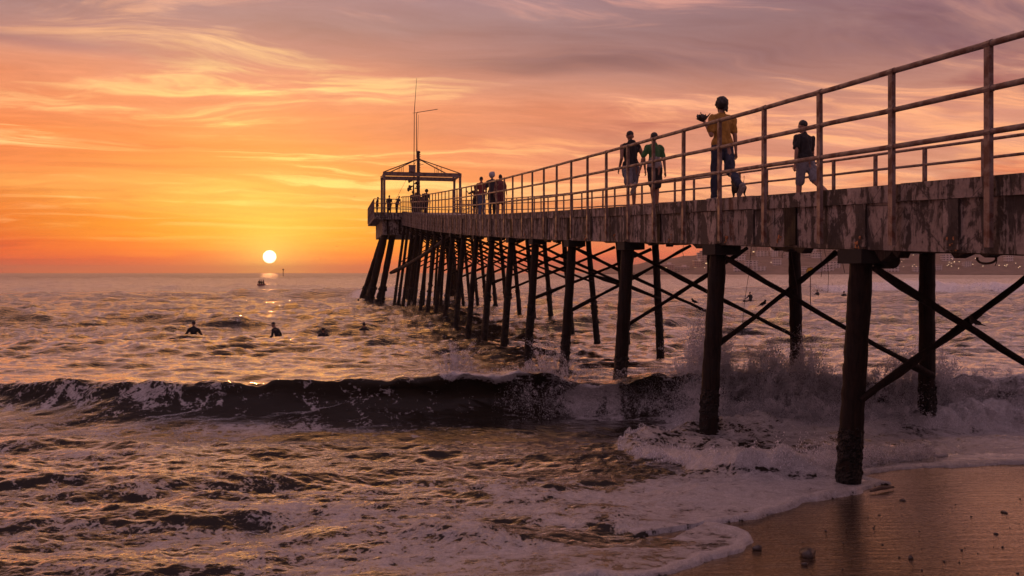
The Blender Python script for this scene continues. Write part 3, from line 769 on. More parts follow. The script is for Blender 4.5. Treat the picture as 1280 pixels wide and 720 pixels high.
for nm, w0, w1 in (('near', 0, .22), ('far', WID - .22, WID)):
    s0, s1 = (-.035, .16) if nm == 'near' else (WID - .16, WID + .035)
    beam = pb(strip(w0, w1 if nm == 'near' else WID, lambda d: topz(d) - .20, lambda d: topz(d) - thick(d), DSP), 'side_beam', 'concrete')
    # kerb in cast lengths with thin joints, slightly uneven
    mb = MB(); d = 2.0; rk = random.Random(3)
    while d < 75.5:
        e = d + rk.choice((2.2, 2.9, 3.4)); e = min(e, 76); dz = rk.uniform(-.006, .006); g = .012; ds_ = np.linspace(d + g, e - g, 4)
        sub = strip(s0, s1, lambda q: topz(q) + dz, lambda q: topz(q) - .20 + dz + .002, list(ds_)); mb.add(sub.v, sub.f); d = e
    pb(mb, 'kerb', 'concrete', beam)
    if nm == 'near':
        rk = random.Random(5)
        nearbeam = beam
# bents
BD = [6.7, 10.7, 14.65, 19.05, 23.4, 27.5, 31.1, 34.8, 38.5, 42.1, 45.8, 49.4, 53.1, 56.7, 60.4, 64, 67.7, 71.3, 74.8]
def pile(d, w, batter, dsk=0.0, r=.15, zb=None, crust=1.3, seed=1, name='pile', topd=None):
    rnd = random.Random(seed)
    zt = topz(d) - thick(d) - .10
    L = zt
    foot = P(d + dsk, w - batter * L, 0)
    if zb is None:
        gz, S = ground_at(foot.x, foot.y); zb = min(gz, 0) - .6
    top = P(d, w, zt)
    dirv = (top - foot) / L
    n = 34 if d < 30 else 16; pts = []; rad = []
    for i in range(n):
        z = zb + (zt - zb) * i / (n - 1)
        pts.append(foot + dirv * z + Vector((rnd.uniform(-1, 1), rnd.uniform(-1, 1), 0)) * .006)
        rad.append(r * (1.04 - .10 * i / (n - 1)) * (1 + rnd.uniform(-.035, .035)))
    mb = MB(); mb.tube(pts, rad, 14 if d < 30 else 9, True, .02, rnd)
    o = pb(mb, name, 'timber', None, True)
    # barnacle sleeve
    mb = MB(); k = int((70 if d < 30 else 26)); pts = []; rad = []
    zt2 = crust * rnd.uniform(.85, 1.1)
    m_ = 26 if d < 30 else 12
    for i in range(m_):
        z = zb + (zt2 - zb) * i / (m_ - 1); pts.append(foot + dirv * z); rad.append(r * (1.03 + rnd.uniform(-.02, .07)) * (1 if i < m_ - 2 else .95))
    mb.tube(pts, rad, 14 if d < 30 else 9, True, .07, rnd)
    for i in range(k * 2):
        z = zb + (zt2 - zb) * rnd.random() ** .8; a = rnd.random() * 2 * PI
        c = foot + dirv * z + Vector((math.cos(a), math.sin(a), 0)) * r * 1.04
        s_ = rnd.uniform(.010, .030) * (1.0 if d < 30 else 1.8)
        mb.ell(c, (s_, s_, s_ * rnd.uniform(.8, 1.5)), None, 5, 4)
    pb(mb, 'barnacle_crust', 'barnacle', o)
    return foot, top
braces = []
def bar(a, b, r, name='brace', parent=None, seed=0, lumps=3):
    rnd = random.Random(seed); mb = MB(); n = 12; pts = []; rad = []
    sag = (a - b).length * .006
    lp = [rnd.random() for _ in range(lumps)]
    for i in range(n):
        q = i / (n - 1); p = a.lerp(b, q); p = p - Vector((0, 0, sag * 4 * q * (1 - q)))
        rr = r * (1 + rnd.uniform(-.10, .10))
        for l_ in lp:
            if abs(q - l_) < .05: rr *= 1.3
        pts.append(p + Vector((0, rnd.uniform(-1, 1) * .008, rnd.uniform(-1, 1) * .01))); rad.append(rr)
    mb.tube(pts, rad, 7, True, .05, rnd)
    return pb(mb, name, 'timber', parent, True)
for i, d in enumerate(BD):
    bn = -.05 if i == 1 else min(.13, .055 + .0045 * max(0, i - 1)); bf = (.0, .0, .0, -.02, -.03, -.05)[i] if i < 6 else -.09
    zt = topz(d) - thick(d)
    for w, bt, sd in ((.10, bn, 1), (4.05, bf, 2)):
        foot, top = pile(d, w, bt, .50 if i == 1 and w < 1 else 0, (.145 if w < 1 else .14) - (.022 if i > 3 else 0), None, (.75, .75, .8, 1.0, 1.1)[i] if i < 5 else 1.9 + .35 * math.sin(i * 2.3), i * 10 + sd)
        mb = MB(); mb.box((0, 0, 0), (.46, .50, .17 if w < 1 else .13))
        rot = Matrix.Rotation(RZ, 3, 'Z'); h_ = (.17 if w < 1 else .13) / 2
        mb.v = [tuple(rot @ Vector(v) + P(d, w + (.06 if w < 1 else -.02), zt - h_ - .002)) for v in mb.v]
        pb(mb, 'pile_cap', 'tar')
    if i == 0: continue
    k = i - 1
    zl2 = .9 + .32 * (k - 1) if k < 5 else 2.2 + .12 * (k - 5); zl2 = max(zl2, .62)
    zl1 = (1.12, 1.36, 1.45, 1.62, 1.85)[k] if k < 5 else 2.1 + .12 * (k - 5)
    fr = (.72, .58, .73, .87)[k] if k < 4 else .98
    r_ = .042 if k < 4 else .045
    def off(z, bt): return -bt * (zt - z)
    a = P(d, .10 + .05, zt - .22) + DN * 0; b = P(d, 4.05 + off(zl2, bf) , zl2)
    bar(a - DU * .17, b - DU * .17, r_, 'brace', None, i)
    a = P(d, .10 + off(zl1, bn), zl1); b = P(d, .10 + 3.95 * fr, zt - (.12 if fr < .9 else .3))
    bar(a + DU * .17, b + DU * .17, r_, 'brace', None, i + 50)
# round end of a walers log beside the front cap
mb = MB(); c = P(10.7, .10, topz(10.7) - thick(10.7) - .14) + DN * .22
mb.tube([c - DU * .30, c - DU * .02], .095, 16); pb(mb, 'log_end', 'tar', None, False)
# long raking struts at the outer end
for q, (d0, d1) in enumerate(((77, 47), (77, 51))):
    bar(P(d0, -.9 + q * .5, 2.7 + .25 * q), P(d1, .35 + .6 * q, topz(d1) - thick(d1) - .02), .13, 'raking_strut', None, 90 + q, 2)
# second, denser rows of thin piles near the head
for i, d in enumerate((55, 58.6, 62.2, 65.8, 69.5, 73)):
    pile(d, 1.9, .06, 0, .095, None, 1.8, 300 + i)
# pilasters and rusty brackets on the near beam
rp = random.Random(12)
for i, d in enumerate([4.6, 8.9, 10.45, 12.0, 13.2, 14.3, 16.9, 18.8, 21.3, 23.3, 25.6, 27.6, 30.6, 34.3, 38, 41.8, 45.4, 49, 52.8, 56.4, 60, 64, 67.4, 71]):
    wd = rp.choice((.16, .22, .3)); mb = MB(); t_ = thick(d); dd = wd * KD
    z0, z1 = topz(d) - .203, topz(d) - t_ + .03
    pr = -.030 if i % 2 else -.024
    pts = [P(d, pr, z1), P(d + dd, pr, z1), P(d + dd, .01, z1), P(d, .01, z1), P(d, pr, z0), P(d + dd, pr, z0 + .03 * dd), P(d + dd, .01, z0 + .03 * dd), P(d, .01, z0)]
    mb.hexa(pts); pb(mb, 'pilaster', 'concrete' if i % 3 else 'timber', nearbeam)
M['rusty'] = simple('orange_rust', (.42, .15, .05), .6, .5, 30, 0, .01)
for d in (9.0, 10.6, 12.45, 14.1, 16.4, 19.6, 21.8, 24.7, 28.6, 33, 37.5, 42, 47):
    mb = MB(); zb_ = topz(d) - thick(d); rnd = random.Random(int(d * 7))
    for k in range(7):
        c = P(d + rnd.uniform(-.06, .06), -.012 - rnd.random() * .02, zb_ + rnd.uniform(.02, .16))
        mb.ell(c, (rnd.uniform(.006, .016), rnd.uniform(.01, .02), rnd.uniform(.008, .028)), None, 5, 4)
    pb(mb, 'rust_bloom', 'rusty', nearbeam)
# ragged lower edge of the beam: one broken lip hanging down
rnd = random.Random(77); ds_ = []; d = 6.0
while d < 74: ds_.append(d); d += rnd.uniform(.03, .16) * (1 + d / 60)
lv = [.012 + .05 * max(0, rnd.gauss(0, 1)) * (rnd.random() < .55) for _ in ds_]; lut = dict(zip(ds_, lv))
pb(strip(.012, .15, lambda q: topz(q) - thick(q) + .012, lambda q: topz(q) - thick(q) - lut[q], ds_), 'ragged_lip', 'timber', nearbeam)
# hanging ropes and wires
rr = random.Random(4)
ropes = [(9.1, .6, .16), (11.7, .5, .35), (12.6, .3, .7), (13.4, 1.2, .5), (13.1, .4, .2), (15.2, .9, 1.6), (17.0, .5, .3), (20.3, .7, .3), (8.7, 2.2, .8), (15.5, 2.6, .9)]
for k, (d, w, L) in enumerate(ropes):
    z = topz(d) - thick(d) + .02; pts = []
    for j in range(7):
        q = j / 6; pts.append(P(d + rr.uniform(-.02, .02) + .12 * math.sin(k + q * 2.5) * L, w, z - L * q))
    mb = MB(); mb.tube(pts, .0045, 5); pb(mb, 'hanging_rope', 'rope', None, True)
mb = MB(); z = topz(8.9) - thick(8.9)
mb.tube([P(8.9 + .13 * math.cos(a) , .3, z - .06 - .05 * math.sin(a)) for a in np.linspace(-.3, PI + .4, 12)], .012, 6)
pb(mb, 'hanging_rope', 'rope', None, True, 'loop of thick rope hanging under the deck edge')

# railings
def railing(name, w, hs, d0, d1, step, pw, base, r, label, ext, off=0.0):
    root = MB(); # posts carry the rails: the railing part itself is the top rail
    ds = np.arange(d0, d1, 1.0).tolist() + [d1]
    def rail(h, rad):
        mb = MB(); rnd = random.Random(int(h * 100)); pts = [P(q, w + off, topz(q) + h + rnd.uniform(-.006, .006)) for q in ds]
        mb.tube(pts, rad, 10, True); return mb
    top = pb(rail(hs[0], r * 1.05), 'railing', 'steel', None, True, label)
    for h in hs[1:]: pb(rail(h, r), 'rail', 'steel', top, True)
    k = 0; d = base
    while d <= d1:
        if d >= d0:
            mb = MB(); zt = topz(d) + hs[0] - r * .4; zb = topz(d) - (thick(d) - .06 if ext else .1)
            rot = Matrix.Rotation(RZ + random.uniform(-.03, .03), 3, 'Z'); c = P(d, w, (zt + zb) / 2); tl = random.uniform(-.004, .004)
            n0 = len(mb.v); mb.box((0, 0, 0), (pw[0], pw[1], zt - zb)); mb.v = [tuple(rot @ Vector(v) + c + Vector((v[2] * tl, 0, 0))) for v in mb.v]
            if ext:      # sleeve where each rail meets the post
                for h in hs:
                    q = P(d, w + off, topz(d) + h); mb.tube([q - DU * .05, q + DU * .05], r * 1.25, 8)
            pb(mb, 'post', 'steel', top); k += 1
        d += step
    return top
PS = 1.44
railing('near', -.10, (1.25, .82, .41), 3.0, 75.6, PS, (.045, .078), 8.41 - 3 * PS, .030, 'near railing of three pipes with posts running down over the beam', True, .0)
railing('far', WID - .05, (1.02, .72, .36), 3.0, 75.6, PS, (.05, .07), 7.9 - 3 * PS, .026, 'lower railing along the far edge of the deck', False)

# ---- the head of the pier
ZH = topz(80)
def Ph(d, w, z=0): return P(d, w, ZH + z)
mb = MB(); W0, W1, D0, D1 = -2.4, 7.2, 76, 87.5
def slab(m, w0, w1, d0, d1, za, zb):
    m.hexa([Ph(d0, w0, za), Ph(d0, w1, za), Ph(d1, w1, za), Ph(d1, w0, za), Ph(d0, w0, zb), Ph(d0, w1, zb), Ph(d1, w1, zb), Ph(d1, w0, zb)])
slab(mb, W0, W1, D0, D1, -.62, -.05); head = pb(mb, 'head_platform', 'concrete')
mb = MB(); slab(mb, W0 + .75, W1 - .8, D0 + .35, D1 - .4, -1.95, -.622); pb(mb, 'support_beam', 'concrete', head)
for k in range(8):
    mb = MB(); w = W0 + 1.1 + k * 1.05; slab(mb, w, w + .16, D0 + .28, D0 + .35, -1.9, -.65); pb(mb, 'stiffener', 'timber', head)
mb = MB(); pth = [(D0, -.15), (D0, W0), (D1, W0), (D1, W1), (D0, W1), (D0, WID + .1)]
def head_rail(h):
    m = MB()
    for (a, b_), (c, e) in zip(pth[:-1], pth[1:]): m.tube([Ph(a, b_, h), Ph(c, e, h)], .035, 7)
    return m
hr = pb(head_rail(1.12), 'railing', 'steel', None, True, 'railing round the platform at the far end')
for h in (.75, .38): pb(head_rail(h), 'rail', 'steel', hr, True)
for (a, b_), (c, e) in zip(pth[:-1], pth[1:]):
    L = math.hypot(a - c, b_ - e); nn = max(1, round(L / 1.5))
    for k in range(nn):
        q = k / nn; m = MB(); p0 = Ph(a + (c - a) * q, b_ + (e - b_) * q, -.4); m.tube([p0, p0 + Vector((0, 0, 1.52))], .04, 6); pb(m, 'post', 'steel', hr)
# raking and plumb piles under the head
def rpile(d, w, db, wb, r, seed, crust=2.4):
    rnd = random.Random(seed); top = P(d, w, ZH - 1.9); ft = P(db, wb, -.8); n = 18
    pts = [ft.lerp(top, i / (n - 1)) for i in range(n)]; mb = MB(); mb.tube(pts, [r * (1 + rnd.uniform(-.05, .05)) for _ in pts], 10, True, .03, rnd)
    o = pb(mb, 'raking_pile', 'timber', None, True); mb = MB(); mb.tube([ft.lerp(top, q) for q in np.linspace(0, .33, 8)], r * 1.2, 9, True, .09, rnd)
    for i in range(50):
        q = rnd.random() * .34; a = rnd.random() * 2 * PI; s_ = rnd.uniform(.05, .13); mb.ell(ft.lerp(top, q) + Vector((math.cos(a), math.sin(a), 0)) * r * 1.2, (s_, s_, s_), None, 5, 4)
    pb(mb, 'barnacle_crust', 'barnacle', o)
for k, (d, w, db, wb, r) in enumerate([(77.2, -1.4, 77.8, -2.95, .30), (78.6, -1.3, 79.6, -3.0, .24), (77.4, -.7, 77.2, -2.0, .27), (84, -1.2, 86, -3.3, .26), (86.4, -1.0, 88.5, -2.6, .26),
                                       (78, 1.6, 78, .9, .2), (81, 1.7, 81, 1.0, .2), (84, 1.8, 84, 1.1, .2), (78, 4.6, 78, 5.2, .2), (82, 5.0, 82, 5.6, .2), (86, 5.2, 87, 6.0, .2), (86.2, 2.0, 87, 1.6, .2)]):
    rpile(d, w, db, wb, r, 400 + k)

# ---- steel gantry frame over the head
gan = empty('gantry', Ph(79.5, 2.5)); tag(gan, 'open steel portal frame with sloping stay bars at the end of the pier', 'gantry')
def gb(mb, name, mat, label=None, parent=None, smooth=False):
    mb.v = [tuple(Vector(v) - gan.location) for v in mb.v]; o = mb.build(name, M[mat], parent or gan, smooth)
    if label: lab(o, label)
    return o
ga, gb0 = (77.6, 81.2), (-1.42, 5.3)
for d in ga:
    for w in gb0:
        mb = MB(); c = Ph(d, w, 1.66); mb.box(c, (.2, .2, 3.44), Matrix.Rotation(RZ, 3, 'Z')); gb(mb, 'post', 'steel')
for d in ga:
    mb = MB(); a, b_ = Ph(d, gb0[0] - .12, 0), Ph(d, gb0[1] + .12, 0)
    u_ = DU * .10
    for zz0, zz1 in ((3.32, 3.66),):
        mb.hexa([a - u_ + Vector((0, 0, zz0)), b_ - u_ + Vector((0, 0, zz0)), b_ + u_ + Vector((0, 0, zz0)), a + u_ + Vector((0, 0, zz0)), a - u_ + Vector((0, 0, zz1)), b_ - u_ + Vector((0, 0, zz1)), b_ + u_ + Vector((0, 0, zz1)), a + u_ + Vector((0, 0, zz1))])
    gb(mb, 'cross_beam', 'steel')
for w in gb0:
    mb = MB(); mb.tube([Ph(ga[0], w, 3.5), Ph(ga[1], w, 3.5)], .12, 6); gb(mb, 'side_beam', 'steel')
apex_w = 1.75
for d in ga:
    for w in gb0:
        mb = MB(); mb.tube([Ph(d, w, 3.66), Ph(79.4, apex_w, 5.1)], .05, 6); gb(mb, 'stay_bar', 'darksteel')
    for q in (.55, .45):
        for w in gb0:
            mb = MB(); p = Ph(d, w, 3.66).lerp(Ph(79.4, apex_w, 5.1), q); mb.tube([p, Vector((p.x, p.y, ZH + 3.66))], .025, 5); gb(mb, 'hanger', 'darksteel')
# ---- mast with aerials
mast = empty('radio_mast', Ph(79.4, apex_w)); tag(mast, 'slender radio mast with whip aerials rising through the gantry', 'mast')
def mm(mb, name, mat='darksteel', label=None, parent=None):
    mb.v = [tuple(Vector(v) - mast.location) for v in mb.v]; o = mb.build(name, M[mat], parent or mast)
    if label: lab(o, label)
    return o
c = Ph(79.4, apex_w); V3 = lambda x, y, z: Vector((x, y, z))
mb = MB(); mb.tube([c, c + V3(0, 0, 5.7)], [.17, .13], 8)
for k in range(9): mb.box(c + V3(.12, 0, 3.9 + k * .2), (.16, .1, .05))
mm(mb, 'pole')
mb = MB(); mb.ell(c + V3(0, 0, 5.7), (.2, .2, .14), None, 8, 6); mb.box(c + V3(-.15, 0, 5.85), (.08, .08, .3)); mb.box(c + V3(.22, 0, 4.6), (.5, .05, .04)); mm(mb, 'beacon')
mb = MB(); mb.tube([c + V3(-.14, 0, 5.2), c + V3(-.16, 0, 9.2), c + V3(-.05, 0, 9.35)], [.045, .032, .03], 6); mm(mb, 'aerial_pole')
mb = MB(); mb.tube([c + V3(-.42, 0, .2), c + V3(-.36, 0, 9.4), c + V3(-.15, 0, 12.4)], [.05, .032, .016], 6); mm(mb, 'whip_aerial', label='tallest thin whip aerial')
mb = MB(); mb.tube([c + V3(-.06, 0, 5.8), c + V3(.02, 0, 9.1)], .012, 4); mb.tube([c + V3(-.52, 0, 9.25), c + V3(-.1, 0, 9.3)], .02, 4); mm(mb, 'cable')
mb = MB(); mb.tube([c + V3(-.15, 0, 9.3), c + V3(1.75, .1, 9.62)], .03, 5)
for k in range(8):
    q = .1 + k * .125; p = c + V3(-.15 + 1.9 * q, .1 * q, 9.3 + .32 * q); mb.tube([p - V3(0, .3, .06), p + V3(0, .3, .06)], .014, 4)
mm(mb, 'yagi_aerial', label='sideways yagi aerial on its boom')
mb = MB(); mb.tube([c + V3(-.1, 0, 5.1), c + V3(-2.2, 0, 1.1)], .014, 4); mm(mb, 'stay_wire')
# cabinet sitting on the beam
mb = MB(); p = Ph(77.6, 1.02, 3.66); mb.box(p + V3(0, 0, .29), (.56, .4, .56), Matrix.Rotation(RZ, 3, 'Z')); mb.box(p + V3(0, 0, .6), (.62, .46, .05), Matrix.Rotation(RZ, 3, 'Z'))
cab = mb.build('equipment_box', M['steel']); tag(cab, 'small square equipment box standing on the gantry beam beside the mast', 'box')
# cluster of horn loudspeakers hung below the beam
spk = empty('loudspeaker_cluster', Ph(77.6, 1.1, 2.1)); tag(spk, 'dark cluster of horns and lamps hung below the gantry beam', 'loudspeaker')
mb = MB(); mb.tube([(0, 0, -.1), (.1, 0, 1.22)], .05, 6); mb.build('hanger', M['darksteel'], spk)
for k, (dx, dz, a) in enumerate([(-.25, .05, 200), (.3, .15, 20), (.15, .55, -10), (-.1, .8, 160), (.42, .7, 45), (-.05, .35, 240), (.55, .35, 80)]):
    mb = MB(); q = Vector((math.cos(math.radians(a)), .3, .15 * math.sin(k))).normalized(); o_ = Vector((dx * .5, 0, dz))
    mb.tube([o_, o_ + q * .18, o_ + q * .34], [.05, .08, .20], 10); mb.build('horn', M['darksteel'], spk)

# ---------------------------------------------------------------- people
def remesh(mb, name, mat, parent, voxel, smooth_it=4, noise=0.0, seed=0):
    me = mb.mesh(name + '_src'); o = bpy.data.objects.new(name, me); COL.objects.link(o)
    r = o.modifiers.new('r', 'REMESH'); r.mode = 'VOXEL'; r.voxel_size = voxel; r.use_smooth_shade = True
    s_ = o.modifiers.new('s', 'SMOOTH'); s_.factor = .5; s_.iterations = smooth_it
    dg = bpy.context.evaluated_depsgraph_get(); ev = o.evaluated_get(dg); nm = bpy.data.meshes.new_from_object(ev)
    bpy.data.objects.remove(o); bpy.data.meshes.remove(me)
    if noise:
        n = len(nm.vertices); co = np.empty(n * 3, np.float32); nm.vertices.foreach_get('co', co); co = co.reshape(-1, 3)
        no = np.empty(n * 3, np.float32); nm.vertices.foreach_get('normal', no); no = no.reshape(-1, 3)
        h = samp(T_lump2, co[:, 0] * 9 + seed, co[:, 2] * 4 + co[:, 1] * 6)
        co += no * (h * noise)[:, None]; nm.vertices.foreach_set('co', co.ravel()); nm.update()
    nm.name = name
    return link(name, nm, mat, parent)
def person(loc, rz, H=1.75, legs=((12, 6, 0), (-14, 12, 0)), arms=((8, 12, 15), (-6, 12, 20)), lean=4, head_yaw=0, head_pitch=0, skin='skin', top='black_cotton', bottom='grey_shorts', shirt='tee', trouser='shorts',
           hair='short', hairmat='hair', shoes=True, label='', group=None, detail=True, cut=None, sideways=0, build=1.0, top2=None, feet=True, spread=(0, 0)):
    """legs: (swing forward, knee bend, toe drop) for left and right; arms: (swing forward, out, elbow bend)"""
    root = empty('person', loc, rz); tag(root, label, 'person', group)
    root['category'] = 'person'
    k = H / 1.75; vox = .011 if detail else .022
    up = Matrix.Rotation(math.radians(-lean), 3, 'X')
    hipz = .93
    hip = Vector((0, 0, hipz))
    def tp(x, y, z): return hip + up @ Vector((x, y, z - hipz))
    J = {}
    for s_, (sw, kn, td), spd in ((-1, legs[0], spread[0]), (1, legs[1], spread[1])):
        a = math.radians(sw); b_ = math.radians(sw - kn); h = hip + Vector((s_ * .088, 0, -.02)); sp_ = math.radians(spd) * s_
        kne = h + Vector((math.sin(sp_) * .43, math.sin(a) * .43, -math.cos(a) * .43)); ank = kne + Vector((math.sin(sp_) * .1, math.sin(b_) * .41, -math.cos(b_) * .41))
        t = math.radians(td) ; toe = ank + Vector((s_ * .03, math.cos(t) * .15, -math.sin(t) * .15 - .045 * math.cos(t))); heel = ank + Vector((0, -.045 * math.cos(t) - .05 * math.sin(t) * 1.0, .045 * math.sin(t) - .05 * math.cos(t)))
        J[s_] = (h, kne, ank, heel, toe)
    for s_, (sw, ab, el), in ((-1, arms[0]), (1, arms[1])):
        a = math.radians(sw); o_ = math.radians(ab); sh = tp(s_ * .172 * build, 0, 1.405)
        d1 = up @ Vector((s_ * math.sin(o_), math.sin(a) * math.cos(o_), -math.cos(a) * math.cos(o_)))
        e = sh + d1 * .29; a2 = a + math.radians(el); o2 = o_ * .4
        d2 = up @ Vector((s_ * math.sin(o2), math.sin(a2) * math.cos(o2), -math.cos(a2) * math.cos(o2)))
        w_ = e + d2 * .25; J['a%d' % s_] = (sh, e, w_, d2)
    hd = tp(0, .02, 1.645); nk = tp(0, 0, 1.47)
    RH = Matrix.Rotation(math.radians(head_yaw), 3, 'Z') @ up @ Matrix.Rotation(math.radians(-head_pitch), 3, 'X')
    b = MB()
    for s_ in (-1, 1):
        h, kn, an, he, to = J[s_]
        b.cap(h, kn, .085 * build, .055); b.cap(kn, kn.lerp(an, .35), .052, .054); b.cap(kn.lerp(an, .3), an, .054, .034)
        b.cap(he + Vector((0, 0, .012)), to, .034, .028); b.cap(an, he + Vector((0, 0, .02)), .034, .034)
        sh, e, w_, d2 = J['a%d' % s_]
        b.cap(sh, e, .048 * build, .037); b.cap(e, w_, .038, .024)
        pc = w_ + d2 * .06; side = d2.cross(Vector((0, 1, 0)));
        fwd = (Vector((0, 1, 0)) - d2 * d2.y); fwd = fwd.normalized() if fwd.length > .2 else Vector((1, 0, 0)); inn = d2.cross(fwd) * s_
        b.cap(w_, w_ + d2 * .07, .024, .034, .5, inn)
        for q in range(4):
            o_ = fwd * (.027 - q * .018); L = (.070, .078, .072, .056)[q]; r0 = w_ + d2 * .085 + o_
            b.cap(r0, r0 + d2 * L * .5 + inn * .004, .0095, .0088, n=8); b.cap(r0 + d2 * L * .5 + inn * .004, r0 + d2 * L * .85 + inn * (-.02 * s_ * s_), .0088, .008, n=8)
        t0 = w_ + d2 * .03 + fwd * .025; b.cap(t0, t0 + d2 * .035 + fwd * .028, .012, .010, n=8); b.cap(t0 + d2 * .035 + fwd * .028, t0 + d2 * .062 + fwd * .030, .010, .009, n=8)
    b.cap(tp(-.055, 0, .96), tp(.055, 0, .96), .115 * build, .115 * build, .9); b.cap(tp(0, 0, 1.0), tp(0, 0, 1.15), .125 * build, .115 * build, .78)
    b.cap(tp(0, 0, 1.15), tp(0, 0, 1.32), .12 * build, .135 * build, .75); b.cap(tp(-.085 * build, 0, 1.34), tp(.085 * build, 0, 1.34), .095, .095, .8)
    b.cap(tp(0, 0, 1.455), tp(.155 * build, 0, 1.41), .055, .050); b.cap(tp(0, 0, 1.455), tp(-.155 * build, 0, 1.41), .055, .050); b.cap(tp(0, 0, 1.42), nk + Vector((0, 0, .05)), .062, .055)
    b.ell(hd + RH @ Vector((0, 0, .015)), (.077, .094, .105), RH); b.cap(hd + RH @ Vector((0, .035, -.06)), hd + RH @ Vector((0, .05, -.085)), .05, .036)
    b.cap(hd + RH @ Vector((0, .09, .01)), hd + RH @ Vector((0, .108, -.022)), .012, .015, n=8)
    b.cap(hd + RH @ Vector((-.018, .088, -.052)), hd + RH @ Vector((.018, .088, -.052)), .009, .009, n=8)
    for s_ in (-1, 1): b.ell(hd + RH @ Vector((s_ * .08, -.005, -.005)), (.012, .022, .034), RH, 8, 6)
    def fin(mb_, name, mat, vx, noise=0, it=4, par=None):
        mb_.v = [tuple(Vector(v) * k) for v in mb_.v]
        return remesh(mb_, name, M[mat], par or root, vx * k, it, noise, rz * 3 + H)
    body = fin(b, 'body', skin, vox * (.8 if detail else 1), 0, 3)
    if detail:
        for s_ in (-1, 1):
            e = MB(); e.ell((hd + RH @ Vector((s_ * .03, .088, .015))) * k, (.012, .008, .009), RH, 8, 6); e.build('eye', M['eye'], root, True)
    # shirt
    if shirt:
        c_ = MB(); i_ = .020
        c_.cap(tp(-.05, 0, .985), tp(.05, 0, .985), .128 * build, .128 * build, .95); c_.cap(tp(0, 0, 1.03), tp(0, 0, 1.15), .15 * build, .135 * build, .80)
        c_.cap(tp(0, 0, 1.13), tp(0, 0, 1.32), .137 * build, .152 * build, .78); c_.cap(tp(-.085 * build, 0, 1.34), tp(.085 * build, 0, 1.34), .105, .105, .84)
        c_.cap(tp(0, 0, 1.452), tp(.155 * build, 0, 1.41), .066, .060); c_.cap(tp(0, 0, 1.452), tp(-.155 * build, 0, 1.41), .066, .060); c_.cap(tp(0, 0, 1.42), tp(0, 0, 1.475), .085, .07)
        for s_ in (-1, 1):
            sh, e, w_, d2 = J['a%d' % s_]
            if shirt == 'tee': c_.cap(sh, sh.lerp(e, .72), .066 * build, .062)
            elif shirt == 'long': c_.cap(sh, e, .064 * build, .052); c_.cap(e, e.lerp(w_, .9), .052, .040)
            else: c_.cap(sh, sh + Vector((0, 0, .001)), .056, .056)
        if shirt == 'hood': c_.ell(tp(0, -.10, 1.47), (.10, .06, .08))
        fin(c_, 'shirt', top, vox, .009)
        if top2:
            c_ = MB(); c_.cap(tp(-.05, 0, .98), tp(.05, 0, .98), .131 * build, .131 * build, .96); c_.cap(tp(0, 0, 1.03), tp(0, 0, 1.14), .157 * build, .144 * build, .82)
            fin(c_, 'shirt_panel', top2, vox, .009)
    if trouser:
        c_ = MB(); c_.cap(tp(-.06, 0, .93), tp(.06, 0, .93), .118 * build, .118 * build, .96)
        for s_ in (-1, 1):
            h, kn, an, he, to = J[s_]
            if trouser == 'shorts': c_.cap(h, h.lerp(kn, .86), .105 * build, .092)
            else: c_.cap(h, kn, .10 * build, .076); c_.cap(kn, kn.lerp(an, .93), .074, .062)
        fin(c_, 'shorts' if trouser == 'shorts' else 'trousers', bottom, vox, .009)
    if shoes:
        for s_ in (-1, 1):
            h, kn, an, he, to = J[s_]; c_ = MB(); c_.cap(he + Vector((0, 0, .012)), to + Vector((0, .0, .004)), .045, .040); c_.cap(an + (he - an) * .25, he + Vector((0, .01, .02)), .047, .045)
            sh_ = fin(c_, 'shoe', 'shoe_cloth', max(vox, .012), 0, 2)
            if detail:
                fd = (to - he).normalized(); nn = fd.cross(Vector((1, 0, 0))).normalized(); nn = nn if nn.z > 0 else -nn
                c_ = MB(); c_.cap(he - nn * .03, to - nn * .026, .042, .038, .35, nn); c_.v = [tuple(Vector(v) * k) for v in c_.v]; c_.build('sole', M['rubber_sole'], sh_, True)
    rnd = random.Random(int(H * 1000))
    hb = MB()
    if hair == 'short': hb.ell(hd + RH @ Vector((0, -.016, .042)), (.083, .094, .092), RH)
    elif hair == 'cap':
        hb.ell(hd + RH @ Vector((0, -.008, .05)), (.086, .10, .08), RH); hb.cap(hd + RH @ Vector((-.03, .11, .045)), hd + RH @ Vector((.03, .11, .045)), .05, .05, .3, RH @ Vector((0, 0, 1)))
    elif hair == 'afro':
        for q in range(120):
            v = Vector((rnd.gauss(0, 1), rnd.gauss(0, 1) - .4, rnd.gauss(0, 1) + .5)).normalized(); hb.ell(hd + RH @ Vector((v.x * .084, v.y * .095 - .02, v.z * .098 + .04)), (.024 + .012 * rnd.random(),) * 3, None, 6, 5)
        hb.ell(hd + RH @ Vector((0, -.02, .035)), (.087, .10, .098), RH)
        for q in range(14): hb.ell(hd + RH @ Vector((.045 + rnd.gauss(0, .018), -.10, -.07 + rnd.gauss(0, .02))), (.022, .022, .022), None, 6, 5)
    elif hair == 'big': hb.ell(hd + RH @ Vector((0, -.02, .05)), (.13, .13, .14), RH); hb.ell(hd + RH @ Vector((.04, -.05, .12)), (.08, .08, .07), RH)
    elif hair == 'long': hb.ell(hd + RH @ Vector((0, -.02, .035)), (.09, .10, .10), RH); hb.cap(hd + RH @ Vector((0, -.07, 0)), hd + RH @ Vector((0, -.09, -.2)), .075, .05, .6)
    if hb.v:
        o = fin(hb, 'hair' if hair != 'cap' else 'cap', hairmat, max(vox * .9, .010), .003 if hair == 'short' else .006, 2)
    low = min(J[s_][3].z - .035 for s_ in (-1, 1)); low = min(low, min(J[s_][4].z - .03 for s_ in (-1, 1)))
